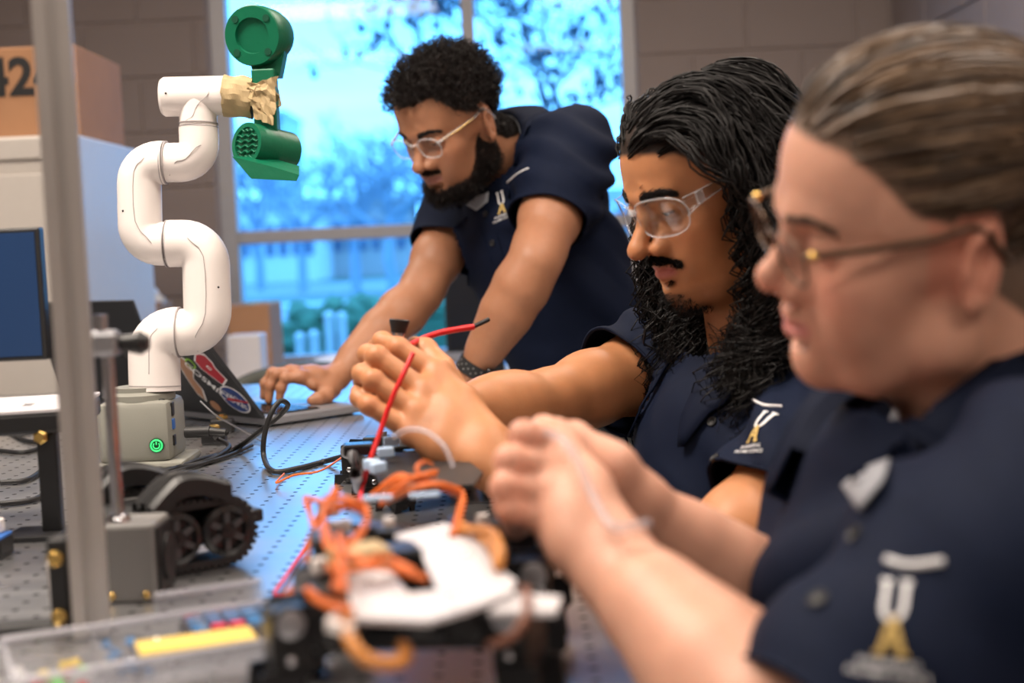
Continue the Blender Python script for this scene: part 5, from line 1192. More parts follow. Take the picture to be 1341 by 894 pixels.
# ------------------------------------------------------------------ tracked rover
M['grey_dark'] = mat('dark_grey_plastic', (.05, .05, .055), .35)
rv = thing('tracked_rover', tz(250, 720, 0), 'small black tracked robot with ribbed fenders beside the grey speaker box', 'robot')
fw = nv([.80, .60, 0]); sdv = np.array([fw[1], -fw[0], 0])     # towards the camera
def track(c, L, H, W, fender):
    r = H/2; n = 44; per = []
    for i in range(n):
        s = i/n*(2*L+2*math.pi*r)
        if s < L: per.append((-L/2+s, r))
        elif s < L+math.pi*r: a = math.pi/2-(s-L)/r; per.append((L/2+r*math.cos(a), r*math.sin(a)))
        elif s < 2*L+math.pi*r: per.append((L/2-(s-L-math.pi*r), -r))
        else: a = -math.pi/2-(s-2*L-math.pi*r)/r; per.append((-L/2+r*math.cos(a), r*math.sin(a)))
    up = np.array([0, 0, 1.]); c = np.asarray(c)+up*(r+.004); V = []
    for x, z in per:
        for w in (-W/2, W/2): V.append(c+fw*x+up*z+sdv*w)
        for w in (W/2, -W/2): V.append(c+fw*x*.9+up*z*.82+sdv*w)
    b = MB().add(np.array(V), [(4*i+k, 4*i+(k+1) % 4, 4*((i+1) % n)+(k+1) % 4, 4*((i+1) % n)+k) for i in range(n) for k in range(4)]); tb_ = b.build('track', M['rubber'], rv, False)
    tr_ = MB()
    for i in range(n):
        x, z = per[i]; x2, z2 = per[(i+1) % n]; tg = nv(fw*(x2-x)+up*(z2-z)); nn = np.cross(tg, sdv); tr_.box(c+fw*x+up*z, (.0042, W*.98, .006), np.stack([tg, sdv, np.cross(tg, sdv)], 1))
    tr_.build('tread', M['rubber'], tb_)
    for s in (-1, 1):
        wc = c+fw*s*L/2+sdv*(W/2-.004); wh = MB().lathe([(r*.80, 0), (r*.80, .006), (r*.62, .008), (r*.55, .003), (r*.28, .003), (r*.25, .009), (r*.1, .010)], wc, sdv, 24).build('wheel', M['black_gloss'], rv, True, 40); X = frame(sdv); sp = MB()
        for k in range(6): a = k*math.pi/3; sp.box(wc+sdv*.005+X@np.array([math.cos(a), math.sin(a), 0])*r*.42, (r*.34, .005, .004), np.stack([X@np.array([math.cos(a), math.sin(a), 0]), X@np.array([-math.sin(a), math.cos(a), 0]), sdv], 1))
        sp.build('spoke', M['grey_dark'], wh)
    # ribbed fender
    nx = 16; prof = [(-W*.62, -.006), (-W*.62, .006), (-W*.36, .009), (-W*.30, .004), (-W*.10, .005), (-W*.04, .010), (W*.16, .010), (W*.22, .004), (W*.42, .004), (W*.48, .009), (W*.62, .006), (W*.62, -.008)]; V = []
    for i in range(nx):
        t = i/(nx-1); x = -L*.95+t*L*1.55; z = r+.006+.010*math.sin(math.pi*min(1, t*1.05))-.018*max(0, .35-t)*2
        for w, dz in prof: V.append(c+fw*x+up*(z+dz)+sdv*w)
    m_ = len(prof); fo = obj('fender', np.array(V), np.array([(i*m_+k, (i+1)*m_+k, (i+1)*m_+k+1, i*m_+k+1) for i in range(nx-1) for k in range(m_-1)]), M['black'], rv, False); solidify(fo, .002)
cN = tz(252, 748, 0); cN = np.array([cN[0], cN[1]+.012, TZ]); track(cN, .048, .058, .036, 1); cF = cN-sdv*.105-fw*.012; track(cF, .048, .058, .036, 0)
MB().box((cN+cF)/2+(0, 0, .036)-fw*.012, (.11, .085, .040), np.stack([fw, sdv, np.cross(fw, sdv)], 1), .008).build('chassis', M['black'], rv)
MB().box(cN+fw*.060+(0, 0, .040), (.012, .020, .012), np.stack([fw, sdv, np.cross(fw, sdv)], 1), .002).build('bumper', M['black'], rv)

# ------------------------------------------------------------------ rod stand with grey box
sb = tz(178, 789, 0); st = thing('rod_stand', sb, 'grey box with a chrome rod and clamp standing behind the aluminium post', 'stand')
M['grey_box'] = mat('grey_box_paint', (.16, .155, .15), .45, noise=.06)
bx0 = np.array([sb[0]-.003, sb[1]+.028, TZ]); MB().box(bx0+(0, 0, .032), (.042, .055, .064), bev=.003).build('box_body', M['grey_box'], st)
MB().box(bx0+(.0225, 0, .032), (.003, .050, .058), bev=.002).build('face_plate', M['black'], st)
MB().lathe([(.020, 0), (.020, .003), (.016, .004), (.006, .001)], bx0+(.024, 0, .032), (1, 0, 0), 24).build('cone', M['rubber'], st, True, 40)
rp_ = bx0+(-.013, -.006, .06); MB().cyl(rp_, rp_+(0, 0, .150), .0052, n=20).build('rod', M['chrome'], st, True, 40); MB().lathe([(.010, 0), (.010, .006), (.007, .010)], rp_, (0, 0, 1), 20).build('rod_foot', M['chrome'], st, True, 40)
ct = rp_+(0, 0, .150); cl = MB().box(ct+(-.006, 0, .002), (.034, .020, .022), bev=.005).build('clamp', M['steel'], st); MB().cyl(ct+(-.004, 0, .012), ct+(-.004, 0, .026), .006, n=14).build('clamp_screw', M['chrome'], cl, True, 40); MB().cyl(ct+(-.022, 0, 0), ct+(-.034, 0, .004), .008, n=14).build('clamp_screw', M['chrome'], cl, True, 40)
MB().cyl(ct+(.01, 0, .002), ct+(.024, 0, .001), .0055, .009, n=16).lathe([(.009, 0), (.010, .004), (.006, .010)], ct+(.024, 0, .001), (1, 0, 0), 14).build('clamp_knob', M['black'], cl, True, 40)
for x in (-.016, .012): MB().lathe([(.003, 0), (.003, .0015), (.002, .002)], bx0+(x, -.0275, .006), (0, -1, 0), 12).build('screw', M['gold'], st, True)

# ------------------------------------------------------------------ aluminium post
pbp = tz(122, 832, 0); po = thing('aluminium_post', pbp, 'tall slotted aluminium profile post at the left, close to the camera', 'post')
w_ = .0132; sl_ = .0036; dp = .005; pol = [(-w_, -w_), (-sl_, -w_), (-sl_, -w_+dp), (sl_, -w_+dp), (sl_, -w_), (w_, -w_), (w_, -sl_), (w_-dp, -sl_), (w_-dp, sl_), (w_, sl_), (w_, w_), (sl_, w_), (sl_, w_-dp), (-sl_, w_-dp), (-sl_, w_), (-w_, w_), (-w_, sl_), (-w_+dp, sl_), (-w_+dp, -sl_), (-w_, -sl_)]
MB().prism(pol, pbp+(0, .0, .002), rotz(.25), .95).build('profile', M['alu'], po)
br = MB().box(pbp+(-.021, .004, .038), (.014, .026, .075), bev=.002).build('bracket', M['black'], po)
for z in (.018, .062): MB().lathe([(.006, 0), (.006, .003), (.004, .005)], pbp+(-.021, -.009, z), (0, -1, 0), 14).build('bolt', M['gold'], br, True, 40)
MB().box(pbp+(-.045, .004, -.0005+.006), (.11, .022, .012), rotz(.12), .003).build('foot_bar', M['black'], po)

# ------------------------------------------------------------------ white-topped tray on black post
tp0 = tz(62, 702, 0); ty = thing('tray_stand', tp0, 'white-topped tray on a black upright at the left picture edge', 'stand')
MB().box(tp0+(-.010, .0, .003), (.055, .06, .006), bev=.001).build('base_plate', M['black'], ty); MB().box(tp0+(.006, .004, .058), (.020, .014, .106), bev=.002).build('upright', M['black'], ty)
dT = tp0[1]; pa = P(74, 487, dT-.02); tw = .30
Rt = rotz(.16); tcn = np.array([pa[0]-tw/2+.005, pa[1]+.075, TZ+.118])
MB().box(tcn, (tw, .16, .022), Rt, .004).build('tray_body', M['black'], ty); tt = MB().box(tcn+(0, 0, .0125), (tw, .16, .004), Rt, .001).build('tray_top', M['white_sheet'], ty)
for x, y in ((.09, -.02), (.09, -.035), (.05, -.015)): MB().box(tcn+Rt@np.array([x, y, .0148]), (.010, .0025, .0008), Rt).build('slot', M['black'], tt)
MB().lathe([(.008, 0), (.008, .006), (.005, .009)], tp0+(.003, -.004, .104), (0, -1, 0), 6).build('bolt', M['gold'], ty)
wpk = tz(72, 770, 0); wk = thing('connector', wpk, 'small cream plastic connector standing left of the aluminium post', 'connector'); MB().box(wpk+(0, 0, .020), (.011, .011, .010), bev=.002).build('housing', M['white_plastic'], wk); MB().box(wpk+(-.003, 0, .0075), (.004, .006, .015)).box(wpk+(.003, 0, .0075), (.004, .006, .015)).build('prong', M['white_plastic'], wk)
bpk = tz(4, 728, 0); bk = thing('blue_gadget', bpk, 'small blue and black gadget cut by the left picture edge', 'gadget'); MB().box(bpk+(-.015, 0, .009), (.04, .04, .018), bev=.003).build('body', M['black'], bk); MB().box(bpk+(-.015, 0, .0195), (.038, .038, .003), bev=.001).build('cover', M['usb_blue'], bk)
MB().box(bpk+(-.013, .012, .028), (.022, .012, .014), bev=.002).build('plug', M['white_plastic'], bk)

# ------------------------------------------------------------------ monitor, cabinet, boxes, back desk
M['monitor_blue'] = mat('monitor_back_blue', (.012, .035, .10), .3, noise=.1, scale=3)
mp0 = P(66, 470, 2.45); mt = thing('monitor', np.array([mp0[0]-.25, mp0[1], TZ]), 'dark blue glossy monitor behind the aluminium post', 'monitor')
z0 = mp0[2]; z1 = P(66, 297, 2.45)[2]; MB().box((mp0[0]-.25, mp0[1], (z0+z1)/2), (.5, .03, z1-z0), bev=.004).build('casing', M['black'], mt); MB().box((mp0[0]-.25, mp0[1]-.016, (z0+z1)/2), (.484, .002, z1-z0-.016)).build('screen', M['monitor_blue'], mt)
MB().box((mp0[0]-.25, mp0[1]+.02, (z0+TZ)/2+.02), (.06, .02, z0-TZ+.04)).box((mp0[0]-.25, mp0[1]+.02, TZ+.006), (.2, .16, .012), bev=.003).build('foot', M['black'], mt)
cp = P(99, 175, 3.35); cb = thing('cabinet', np.array([cp[0]-.4, cp[1]+.28, 0]), 'white metal cabinet left of the window', 'cabinet'); chh = cp[2]
MB().box((cp[0]-.4, cp[1]+.33, chh/2), (.8, .66, chh), bev=.006).build('body', M['cabinet'], cb); MB().box((cp[0]-.4, cp[1]-.004, chh-.03), (.8, .02, .05), bev=.004).build('top_rail', M['cabinet'], cb)
for s in (-1, 1): dd_ = MB().box((cp[0]-.4+s*.196, cp[1]-.009, chh/2-.03), (.385, .018, chh-.12), bev=.003).build('door', M['cabinet'], cb); MB().box((cp[0]-.4+s*.03, cp[1]-.026, chh*.6), (.014, .02, .12), bev=.004).build('handle', M['steel'], dd_)
kp = P(98, 58, 3.42); kb0 = thing('cardboard_box', np.array([kp[0]-.3, kp[1]+.2, chh]), 'brown cardboard box with black marker writing on top of the white cabinet', 'box')
kh = kp[2]-chh-.002; bxo = MB().box((kp[0]-.3, kp[1]+.2, chh+.002+kh/2), (.6, .4, kh), bev=.004).build('carton', M['cardboard'], kb0)
V, F = text_mesh('424', .125, 0, .004); W = V@np.array([[1, 0, 0], [0, 0, -1], [0, 1, 0.]]).T; W = W+np.array(on_y(28, 103, kp[1]-.0015)); W[:, 1] = kp[1]-.0018; obj('marker_writing', W, F, M['black'], kb0, False)
MB().box((kp[0]-.3, kp[1]-.001, chh+kh*.5), (.012, .002, kh)).build('seam_tape', M['tape'], kb0)
# desk under the window
DZ = .74; dsk = thing('back_desk', (-.35, 4.55, 0), 'pale desk along the wall under the window', 'desk'); M['desk'] = mat('desk_laminate', (.55, .50, .46), .4)
MB().box((-.35, 4.55, DZ-.02), (2.3, 1.0, .04), bev=.004).build('desk_top', M['desk'], dsk)
for x in (-1.42, .72):
    for y in (4.12, 4.98): MB().box((x, y, (DZ-.04)/2), (.05, .05, DZ-.04)).build('leg', M['steel'], dsk)
def carton(x0, x1, y0, y1, Y, dep, m, label, name='cardboard_box', cat='box', zb=DZ, parts=True):
    a, b = on_y(x0, y1, Y), on_y(x1, y0, Y); t = thing(name, ((a[0]+b[0])/2, Y+dep/2, zb), label, cat); z1_ = b[2]; MB().box(((a[0]+b[0])/2, Y+dep/2, (zb+z1_)/2), (b[0]-a[0], dep, z1_-zb), bev=.006).build('carton', m, t)
    if parts: MB().box(((a[0]+b[0])/2, Y+dep/2, z1_+.0005), (.05, dep+.004, .002)).build('seam_tape', M['tape'], t)
    return t
carton(300, 352, 398, 462, 4.62, .25, M['cardboard'], 'brown cardboard box on the desk right of the robot arm')
carton(160, 206, 396, 425, 4.62, .2, M['cardboard'], 'small brown box seen between the robot arm and the cabinet', zb=DZ)
carton(298, 340, 438, 480, 4.25, .12, M['white_sheet'], 'white plastic bin standing in front of the brown box', 'storage_bin', 'bin', parts=False)
for x0, x1, y0, lb in ((186, 206, 390, 'crumpled white paper on the small box left of the robot arm'),):
    a = on_y((x0+x1)/2, y0, 4.7); v = Vol(a-.09, a+.09, .008); v.ell(a, (.05, .04, .035), k=0); V, Q = v.mesh(1); V = V+np.stack([vnoise(V, 30+i, 70) for i in range(3)], 1)*.010; o = obj('crumpled_paper', V, Q, M['paper'], None, False); tag(o, lb, 'paper', 'crumpled papers behind the robot arm')
a = on_y(462, 474, 4.4); v = Vol((a[0]-.28, 4.2, DZ-.02), (a[0]+.28, 4.8, DZ+.2), .010); v.ell((a[0], 4.5, DZ), (.21, .2, .115), k=0); v.F = np.maximum(v.F, -(v.ax[2][None, None, :]-DZ-.001)); V, Q = v.mesh(2); V = V+normals(V, Q)*(vnoise(V, 40, 26)*.008)[:, None]; tag(obj('white_bag', V, Q, M['paper'], None, True), 'crumpled white plastic sheet heaped on the desk by the window', 'sheet')
# dark monitor behind the leaning person
a, b = on_y(585, 462, 4.25), on_y(705, 342, 4.25); bm0 = thing('monitor', ((a[0]+b[0])/2, 4.3, DZ), 'black monitor on the desk between the bearded person\'s arms', 'monitor')
MB().box(((a[0]+b[0])/2, 4.27, (a[2]+b[2])/2), (b[0]-a[0], .03, b[2]-a[2]), bev=.005).build('casing', M['black'], bm0); MB().box(((a[0]+b[0])/2, 4.253, (a[2]+b[2])/2), (b[0]-a[0]-.02, .002, b[2]-a[2]-.02)).build('screen', M['dark_screen'], bm0); MB().box(((a[0]+b[0])/2, 4.30, (a[2]+DZ)/2), (.06, .02, a[2]-DZ+.05)).box(((a[0]+b[0])/2, 4.30, DZ+.007), (.22, .16, .014), bev=.003).build('foot', M['black'], bm0)
for x, y, m_, lb in ((668, 478, 'usb_blue', 'blue folder lying on the desk behind the smartwatch'), (645, 484, 'paper', 'white papers lying on the desk behind the smartwatch')):
    a = on_z(x, y, DZ+.012); tag(MB().box((a[0], a[1], DZ+.012), (.22, .16, .02), rotz(.3), .003).build('paper_stack', M[m_], None), lb, 'papers')
# chair between the tables
ch = thing('office_chair', np.array([-.62, 3.35, 0]), 'dark olive chair with a curved back behind the table', 'chair'); M['olive'] = mat('olive_plastic', (.045, .05, .04), .5)
a0, a1 = P(300, 500, 3.4), P(490, 500, 3.4); zt = P(400, 478, 3.4)[2]; n = 20; V = []
for i in range(n+1):
    t = i/n; x = a0[0]+(a1[0]-a0[0])*t; bow = math.sin(math.pi*t)
    for k, z in enumerate((zt-.40, zt-.2, zt-.03, zt)): V.append((x*(1 if k < 3 else 1), 3.42+.05*bow-.02*k/3, z-(0.05*(1-bow**.6) if k >= 2 else 0)))
bk_ = obj('backrest', np.array(V), np.array([(i*4+k, (i+1)*4+k, (i+1)*4+k+1, i*4+k+1) for i in range(n) for k in range(3)]), M['olive'], ch, True); solidify(bk_, .018)
cx = (a0[0]+a1[0])/2; MB().box((cx, 3.64, .46), (.40, .40, .05), bev=.02).build('seat', M['olive'], ch)
for sx in (-.17, .17):
    for yy in (3.46, 3.82): MB().cyl((cx+sx, yy, 0), (cx+sx*.95, yy, .46), .012, n=10).build('leg', M['steel'], ch, True, 40)
    MB().tube([(cx+sx, 3.46, .44), (cx+sx, 3.44, .6), (cx+sx, 3.43, zt-.2)], .012, 8).build('back_support', M['steel'], ch, True)
# bollards outside
for i, (x, y0, y1, Y) in enumerate(((393, 444, 475, 8.0), (431, 416, 470, 8.2), (447, 417, 470, 8.2), (411, 441, 475, 8.0))):
    a = on_y(x, y0, Y); t = thing('bollard', (a[0], Y, -.02), ['short white post outside the window, leftmost', 'tall white post outside the window, left one of the pair', 'tall white post outside the window, right one of the pair', 'short white post outside the window, right of the leftmost'][i], 'post', 'white posts outside'); MB().cyl((a[0], Y, -.02), (a[0], Y, a[2]), .028, n=12).build('shaft', M['white_sheet'], t, True, 40); MB().lathe([(.032, 0), (.032, .02), (.01, .04)], (a[0], Y, a[2]), (0, 0, 1), 12).build('cap', M['white_sheet'], t, True, 40)
# ------------------------------------------------------------------ parts organiser
oc = tz(205, 888, 0); og = thing('parts_organiser', oc, 'clear plastic parts organiser with compartments at the bottom left', 'organiser')
pm = bpy.data.materials.new('frosted_plastic'); pm.use_nodes = True; _b = pm.node_tree.nodes['Principled BSDF']; _b.inputs['Base Color'].default_value = (.62, .63, .70, 1); _b.inputs['Alpha'].default_value = .16; _b.inputs['Roughness'].default_value = .18; M['frosted'] = pm
pm2 = bpy.data.materials.new('frosted_rim'); pm2.use_nodes = True; _b = pm2.node_tree.nodes['Principled BSDF']; _b.inputs['Base Color'].default_value = (.60, .60, .66, 1); _b.inputs['Alpha'].default_value = .55; _b.inputs['Roughness'].default_value = .2; M['frosted_rim'] = pm2
Ro = rotz(.42); OW, OD, OH = .185, .105, .026
def ol(x, y, z=0): return oc+Ro@np.array([x, y, z])
MB().box(ol(0, 0, .0015), (OW, OD, .002), Ro).build('tray_floor', M['frosted'], og)
for x, y, sx, sy in ((0, -OD/2, OW, .002), (0, OD/2, OW, .002), (-OW/2, 0, .002, OD), (OW/2, 0, .002, OD)): MB().box(ol(x, y, OH/2+.002), (sx, sy, OH), Ro).build('tray_wall', M['frosted'], og)
for x, y, sx, sy in ((-.035, 0, .0016, OD), (.038, .034, .0016, OD/2), (0, .0, OW, .0016)): MB().box(ol(x, y, OH/2+.002), (sx, sy, OH*.9), Ro).build('divider', M['frosted'], og)
MB().tube([ol(x, y, OH+.002) for x, y in ((-OW/2, -OD/2), (OW/2, -OD/2), (OW/2, OD/2), (-OW/2, OD/2), (-OW/2, -OD/2))], .0022, 6).build('rim', M['frosted_rim'], og)
lid_o = MB().box(ol(.05, OD/2+.006, OH+.006), (OW*.42, .0025, .020), Ro).build('lid', M['frosted'], og)
MB().tube([ol(.012, OD/2+.006, OH+.016), ol(.088, OD/2+.006, OH+.016)], .002, 6).build('lid_rim', M['frosted_rim'], lid_o)
M['key_blue'] = mat('key_blue', (.05, .20, .45), .4); rs = np.random.RandomState(8); cols = [('bit_yellow', (.7, .5, .06)), ('bit_green', (.12, .5, .08)), ('bit_red', (.5, .05, .06)), ('bit_white', (.7, .7, .72)), ('bit_dark', (.05, .05, .07))]
for k, c in cols: M[k] = mat(k, c, .4)
names = ['yellow', 'green', 'red', 'white', 'dark']
for i in range(22):
    k = i % 5; x, y = rs.uniform(-.086, -.042), rs.uniform(-.044, .044); p = ol(x, y, .0035)
    tag(MB().lathe([(.002, 0), (.0042, 0), (.0045, .004), (.003, .007), (.001, .0075)], p, rs.normal(0, .25, 3)+(0, 0, 1), 10).build('push_cap', M[cols[k][0]], None, True, 40), f'tiny {names[k]} plastic cap in the left compartment of the parts organiser', 'cap', 'caps in the organiser')
for i in range(26):
    x, y = rs.uniform(-.026, .026), rs.uniform(.008, .042); p = ol(x, y, .006+rs.uniform(0, .010)); d = nv(rs.normal(0, 1, 3)*(1, 1, .4)); b = MB().cyl(p, p+d*.009, .0016, n=8); b.lathe([(.0034, 0), (.0034, .0022), (.0022, .003)], p+d*.009, d, 6)
    tag(b.build('bolt', M['chrome'] if i % 3 else M['key_blue'], None), 'small '+('shiny' if i % 3 else 'blue')+' bolt in the middle compartment of the parts organiser', 'bolt', 'bolts in the organiser')
nt = ol(.022, -.030, .029); tag(MB().box(nt, (.075, .032, .0025), rotz(.36), .0005).build('sticky_note', mat('yellow_note', (.72, .50, .10), .7), None), 'yellow note lying across the parts organiser', 'note')
kp0 = tz(318, 838, 0); kpd = thing('keypad', kp0, 'blue keypad with red keys beside the parts organiser', 'keypad'); Rk = rotz(.38); MB().box(kp0+(0, 0, .008), (.082, .056, .016), Rk, .003).build('case', M['black'], kpd)
M['key_red'] = mat('key_red', (.6, .03, .06), .4)
for r in range(4):
    for c in range(6): MB().box(kp0+Rk@np.array([-.033+.0132*c, -.020+.0133*r, .0175]), (.0105, .0105, .004), Rk, .001).build('key', M['key_red'] if (r, c) in ((0, 1), (0, 2), (3, 0), (0, 5), (1, 5)) else M['key_blue'], kpd)
# small tray of bits in front
# ------------------------------------------------------------------ six-legged robots
M['servo'] = mat('servo_black', (.010, .010, .011), .33, noise=.2, scale=40); M['bracket'] = mat('black_bracket', (.016, .016, .018), .38, .4, noise=.15)
def hexapod(origin, yaw, label, H, white):
    o = np.asarray(origin); R = rotz(yaw); t = thing('hexapod_robot', o, label, 'robot')
    def l(x, y, z): return o+R@np.array([x, y, z])
    ss = 1.0
    bot = MB().prism([(-.036, -.10), (.036, -.10), (.042, -.04), (.042, .04), (.036, .10), (-.036, .10), (-.042, .04), (-.042, -.04)], l(0, 0, H-.045), R, .003).build('bottom_plate', M['bracket'], t)
    for x in (-.034, .034):
        for y in (-.085, 0, .085): MB().cyl(l(x, y, H-.042), l(x, y, H-.0015), .0042, n=12).build('standoff', M['white_plastic'] if white else M['steel'], t, True, 40)
    for x, y in ((-.028, -.055), (.028, -.055), (0, .02), (-.02, .07)): MB().box(l(x, y, H-.024), (.040, .020, .036), R, .002).build('servo', M['servo'], t)
    for sx in (-1, 1):
        for k, y in enumerate((-.088, 0, .088)):
            a = R@rotz(-sx*(k-1)*-.45 if sx > 0 else (k-1)*-.45+math.pi)@np.array([1, 0, 0]); a = R@np.array([sx*math.cos((k-1)*.45), math.sin((k-1)*.45), 0]); b = np.array([-a[1], a[0], 0]); RR = np.stack([a, b, [0, 0, 1]], 1); c0 = l(sx*.036, y, 0)
            cx_ = MB().box(c0+a*.006+(0, 0, H-.026), (.030, .024, .038), RR, .002).build('coxa_servo', M['servo'], t)
            for w in (-.016, .016):
                fe = MB().prism([(-.010, -.016), (.028, -.006), (.032, .006), (.028, .016), (-.010, .014)], c0+a*.014+b*w+(0, 0, H-.028), np.stack([a, [0, 0, 1], np.cross(a, [0, 0, 1])], 1), .0025).build('femur_bracket', M['bracket'], t)
                for u, z in ((.0, -.004), (.024, .004)): MB().lathe([(.0085, 0), (.0085, .0015), (.003, .003)], c0+a*(.014+u)+b*(w*1.2)+(0, 0, H-.026+z), b*np.sign(w), 16).build('servo_horn', M['steel'] if u > 0 else M['servo'], fe, True, 40)
            MB().box(c0+a*.036+(0, 0, H-.036), (.024, .026, .042), RR, .002).build('tibia_servo', M['servo'], t)
            hz_ = H-.05
            for w in (-.015, .015): tbo = MB().prism([(.0, 0), (.028, .0), (.030, -.02), (.016, -hz_+.006), (.008, -hz_+.006), (.004, -.03)], c0+a*.028+b*w+(0, 0, hz_), np.stack([a, [0, 0, 1], np.cross(a, [0, 0, 1])], 1), .0025).build('tibia', M['bracket'], t)
            MB().ball(c0+a*.040+(0, 0, .0055), (.008, .017, .0055), 10, RR).build('foot', M['rubber'], t, True)
            for z in (.0, -.018): MB().lathe([(.0032, 0), (.0032, .001), (.002, .0016)], c0+a*.038-b*.0165*np.sign(b[1]+1e-6)+(0, 0, H-.026+z), -b*np.sign(b[1]+1e-6), 10).build('screw', M['chrome'], tbo, True)
    return t, l
ho = on_z(565, 905, TZ)+(-.005, .045, 0); hx, hl = hexapod(ho, .0-.06, 'black six-legged robot with white top plates and orange wires, nearest the camera', .088, True)
HZ = TZ+.088
def plate(poly, z, th, name, m, parent): 
    W = np.array([on_z(x, y, z) for x, y in poly]); n = len(W); b = MB().add(np.concatenate([W, W-(0, 0, th)]), [tuple(range(n)), tuple(range(n, 2*n))[::-1]]+[(i, (i+1) % n, n+(i+1) % n, n+i) for i in range(n)]); return b.build(name, m, parent)
plate([(462, 808), (452, 748), (505, 740), (535, 776), (572, 772), (600, 800), (560, 812)], HZ, .003, 'top_plate', M['white_sheet'], hx)
plate([(574, 772), (548, 716), (516, 700), (582, 684), (622, 700), (648, 738), (676, 760), (668, 776), (602, 800)], HZ+.0005, .003, 'top_plate', M['white_sheet'], hx)
plate([(640, 800), (672, 776), (735, 780), (728, 800)], HZ-.004, .003, 'top_plate', M['white_sheet'], hx); plate([(426, 812), (440, 795), (468, 800), (462, 822)], HZ-.002, .006, 'mount_tab', M['white_plastic'], hx)
MB().box(on_z(470, 728, HZ+.006), (.034, .03, .012), rotz(.4), .002).build('circuit_block', mat('tan_block', (.42, .30, .15), .6), hx)
MB().box(on_z(430, 710, HZ+.004), (.022, .04, .012), rotz(.2), .002).build('circuit_block', M['black'], hx); MB().box(on_z(516, 722, HZ+.002), (.03, .03, .006), rotz(.3), .001).build('circuit_block', M['servo'], hx)
for x, y in ((430, 668), (445, 690), (425, 740)): MB().box(on_z(x, y, HZ-.004), (.016, .010, .010), rotz(.5), .002).build('plug', M['white_plastic'], hx)
def hwire(pts, r, m, parent, name='wire'):
    """pts: (x, y, height above the table)"""
    return MB().tube(spline([on_z(x, y, TZ+h) for x, y, h in pts], 50), r, 7).build(name, m, parent, True)
rs = np.random.RandomState(4)
base_w = [((430, 660, .10), (405, 655, .085), (412, 690, .09), (440, 705, .095), (455, 740, .093)), ((438, 640, .11), (425, 670, .10), (430, 710, .10), (445, 735, .096), (440, 770, .09)), ((470, 660, .10), (445, 665, .105), (420, 680, .09), (404, 712, .08), (395, 760, .06), (362, 790, .05)),
    ((455, 728, .10), (480, 735, .098), (510, 745, .096), (556, 755, .093)), ((430, 745, .10), (470, 745, .10), (500, 732, .1), (545, 750, .095)), ((400, 775, .08), (430, 790, .088), (455, 795, .091)), ((445, 700, .10), (447, 740, .105), (450, 775, .10)), ((425, 655, .1), (450, 652, .11), (478, 668, .1), (470, 700, .1), (440, 720, .1))]
for w in base_w:
    for k in range(3): hwire([(x+rs.normal(0, 2.5), y+rs.normal(0, 2.5), h+rs.normal(0, .0015)) for x, y, h in w], .0016, M['orange'], hx)
hwire([(455, 800, .088), (458, 835, .080), (478, 862, .072), (512, 870, .068), (532, 860, .068), (528, 845, .07)], .0040, M['amber'], hx); hwire([(600, 695, .09), (640, 695, .10), (655, 720, .10), (652, 745, .092)], .0032, M['amber'], hx)
hwire([(688, 770, .09), (690, 800, .085), (672, 832, .075), (640, 845, .065)], .0025, mat('brown_wire', (.18, .06, .03), .4), hx)
for x, y in ((497, 735), (613, 727), (595, 778), (483, 764)): MB().lathe([(.0028, 0), (.0028, .0012), (.0018, .002)], on_z(x, y, HZ), (0, 0, 1), 10).build('screw', M['chrome'], hx, True)
for x, m_ in ((660, 'bit_green'), (688, 'chrome'), (672, 'chrome')): MB().box(on_z(x, 878, TZ+.03), (.010, .012, .022), bev=.002).build('terminal', M[m_], hx)
# second robot
ho2 = on_z(568, 640, TZ)+(0, .0, 0); hx2, hl2 = hexapod(ho2, .35, 'black six-legged robot behind the white-plated one, below the holding hands', .062, False)
M['clip_blue'] = mat('pale_blue_clip', (.45, .60, .80), .35)  # blue-white reflection put into the base colour of the clips
H2 = TZ+.062
plate([(510, 592), (600, 592), (632, 618), (620, 634), (560, 638), (498, 632), (486, 612)], H2+.012, .004, 'top_plate', M['rubber'], hx2)
for x, y, a in ((505, 592, .3), (495, 612, .8), (487, 608, -.4), (512, 578, .1)): MB().box(on_z(x, y, H2+.022), (.016, .008, .010), rotz(a), .002).build('clip', M['clip_blue'], hx2)
MB().box(on_z(470, 588, H2+.024), (.030, .016, .012), rotz(.1), .002).build('connector', M['black_gloss'], hx2); MB().tube([on_z(462, 596, H2+.02), on_z(466, 620, H2+.01), on_z(470, 640, H2-.02)], .006, 8).build('strut', M['steel'], hx2, True)
for w in (((500, 658, .085), (540, 640, .10), (575, 634, .10), (600, 645, .09), (606, 655, .085)), ((500, 655, .085), (530, 632, .10), (552, 622, .105), (570, 620, .10)), ((488, 650, .08), (520, 625, .1), (548, 628, .1), (585, 640, .09), (600, 650, .08))):
    for k in range(4): hwire([(x+rs.normal(0, 2.0), y+rs.normal(0, 2.0), h+rs.normal(0, .001)) for x, y, h in w], .0018, M['orange'], hx2)
hwire([(552, 630, .10), (546, 612, .11), (556, 604, .11), (566, 608, .1)], .0016, M['orange'], hx2); hwire([(606, 655, .085), (600, 680, .08), (594, 700, .09)], .0034, M['orange'], hx2); hwire([(602, 684, .08), (640, 712, .095), (652, 740, .093)], .003, M['amber'], hx2)
for x, y in ((556, 648), (494, 652)): MB().box(on_z(x, y, TZ+.098), (.022, .009, .003), rotz(.1), .001).build('cable_tie', M['clip_blue'], hx2)
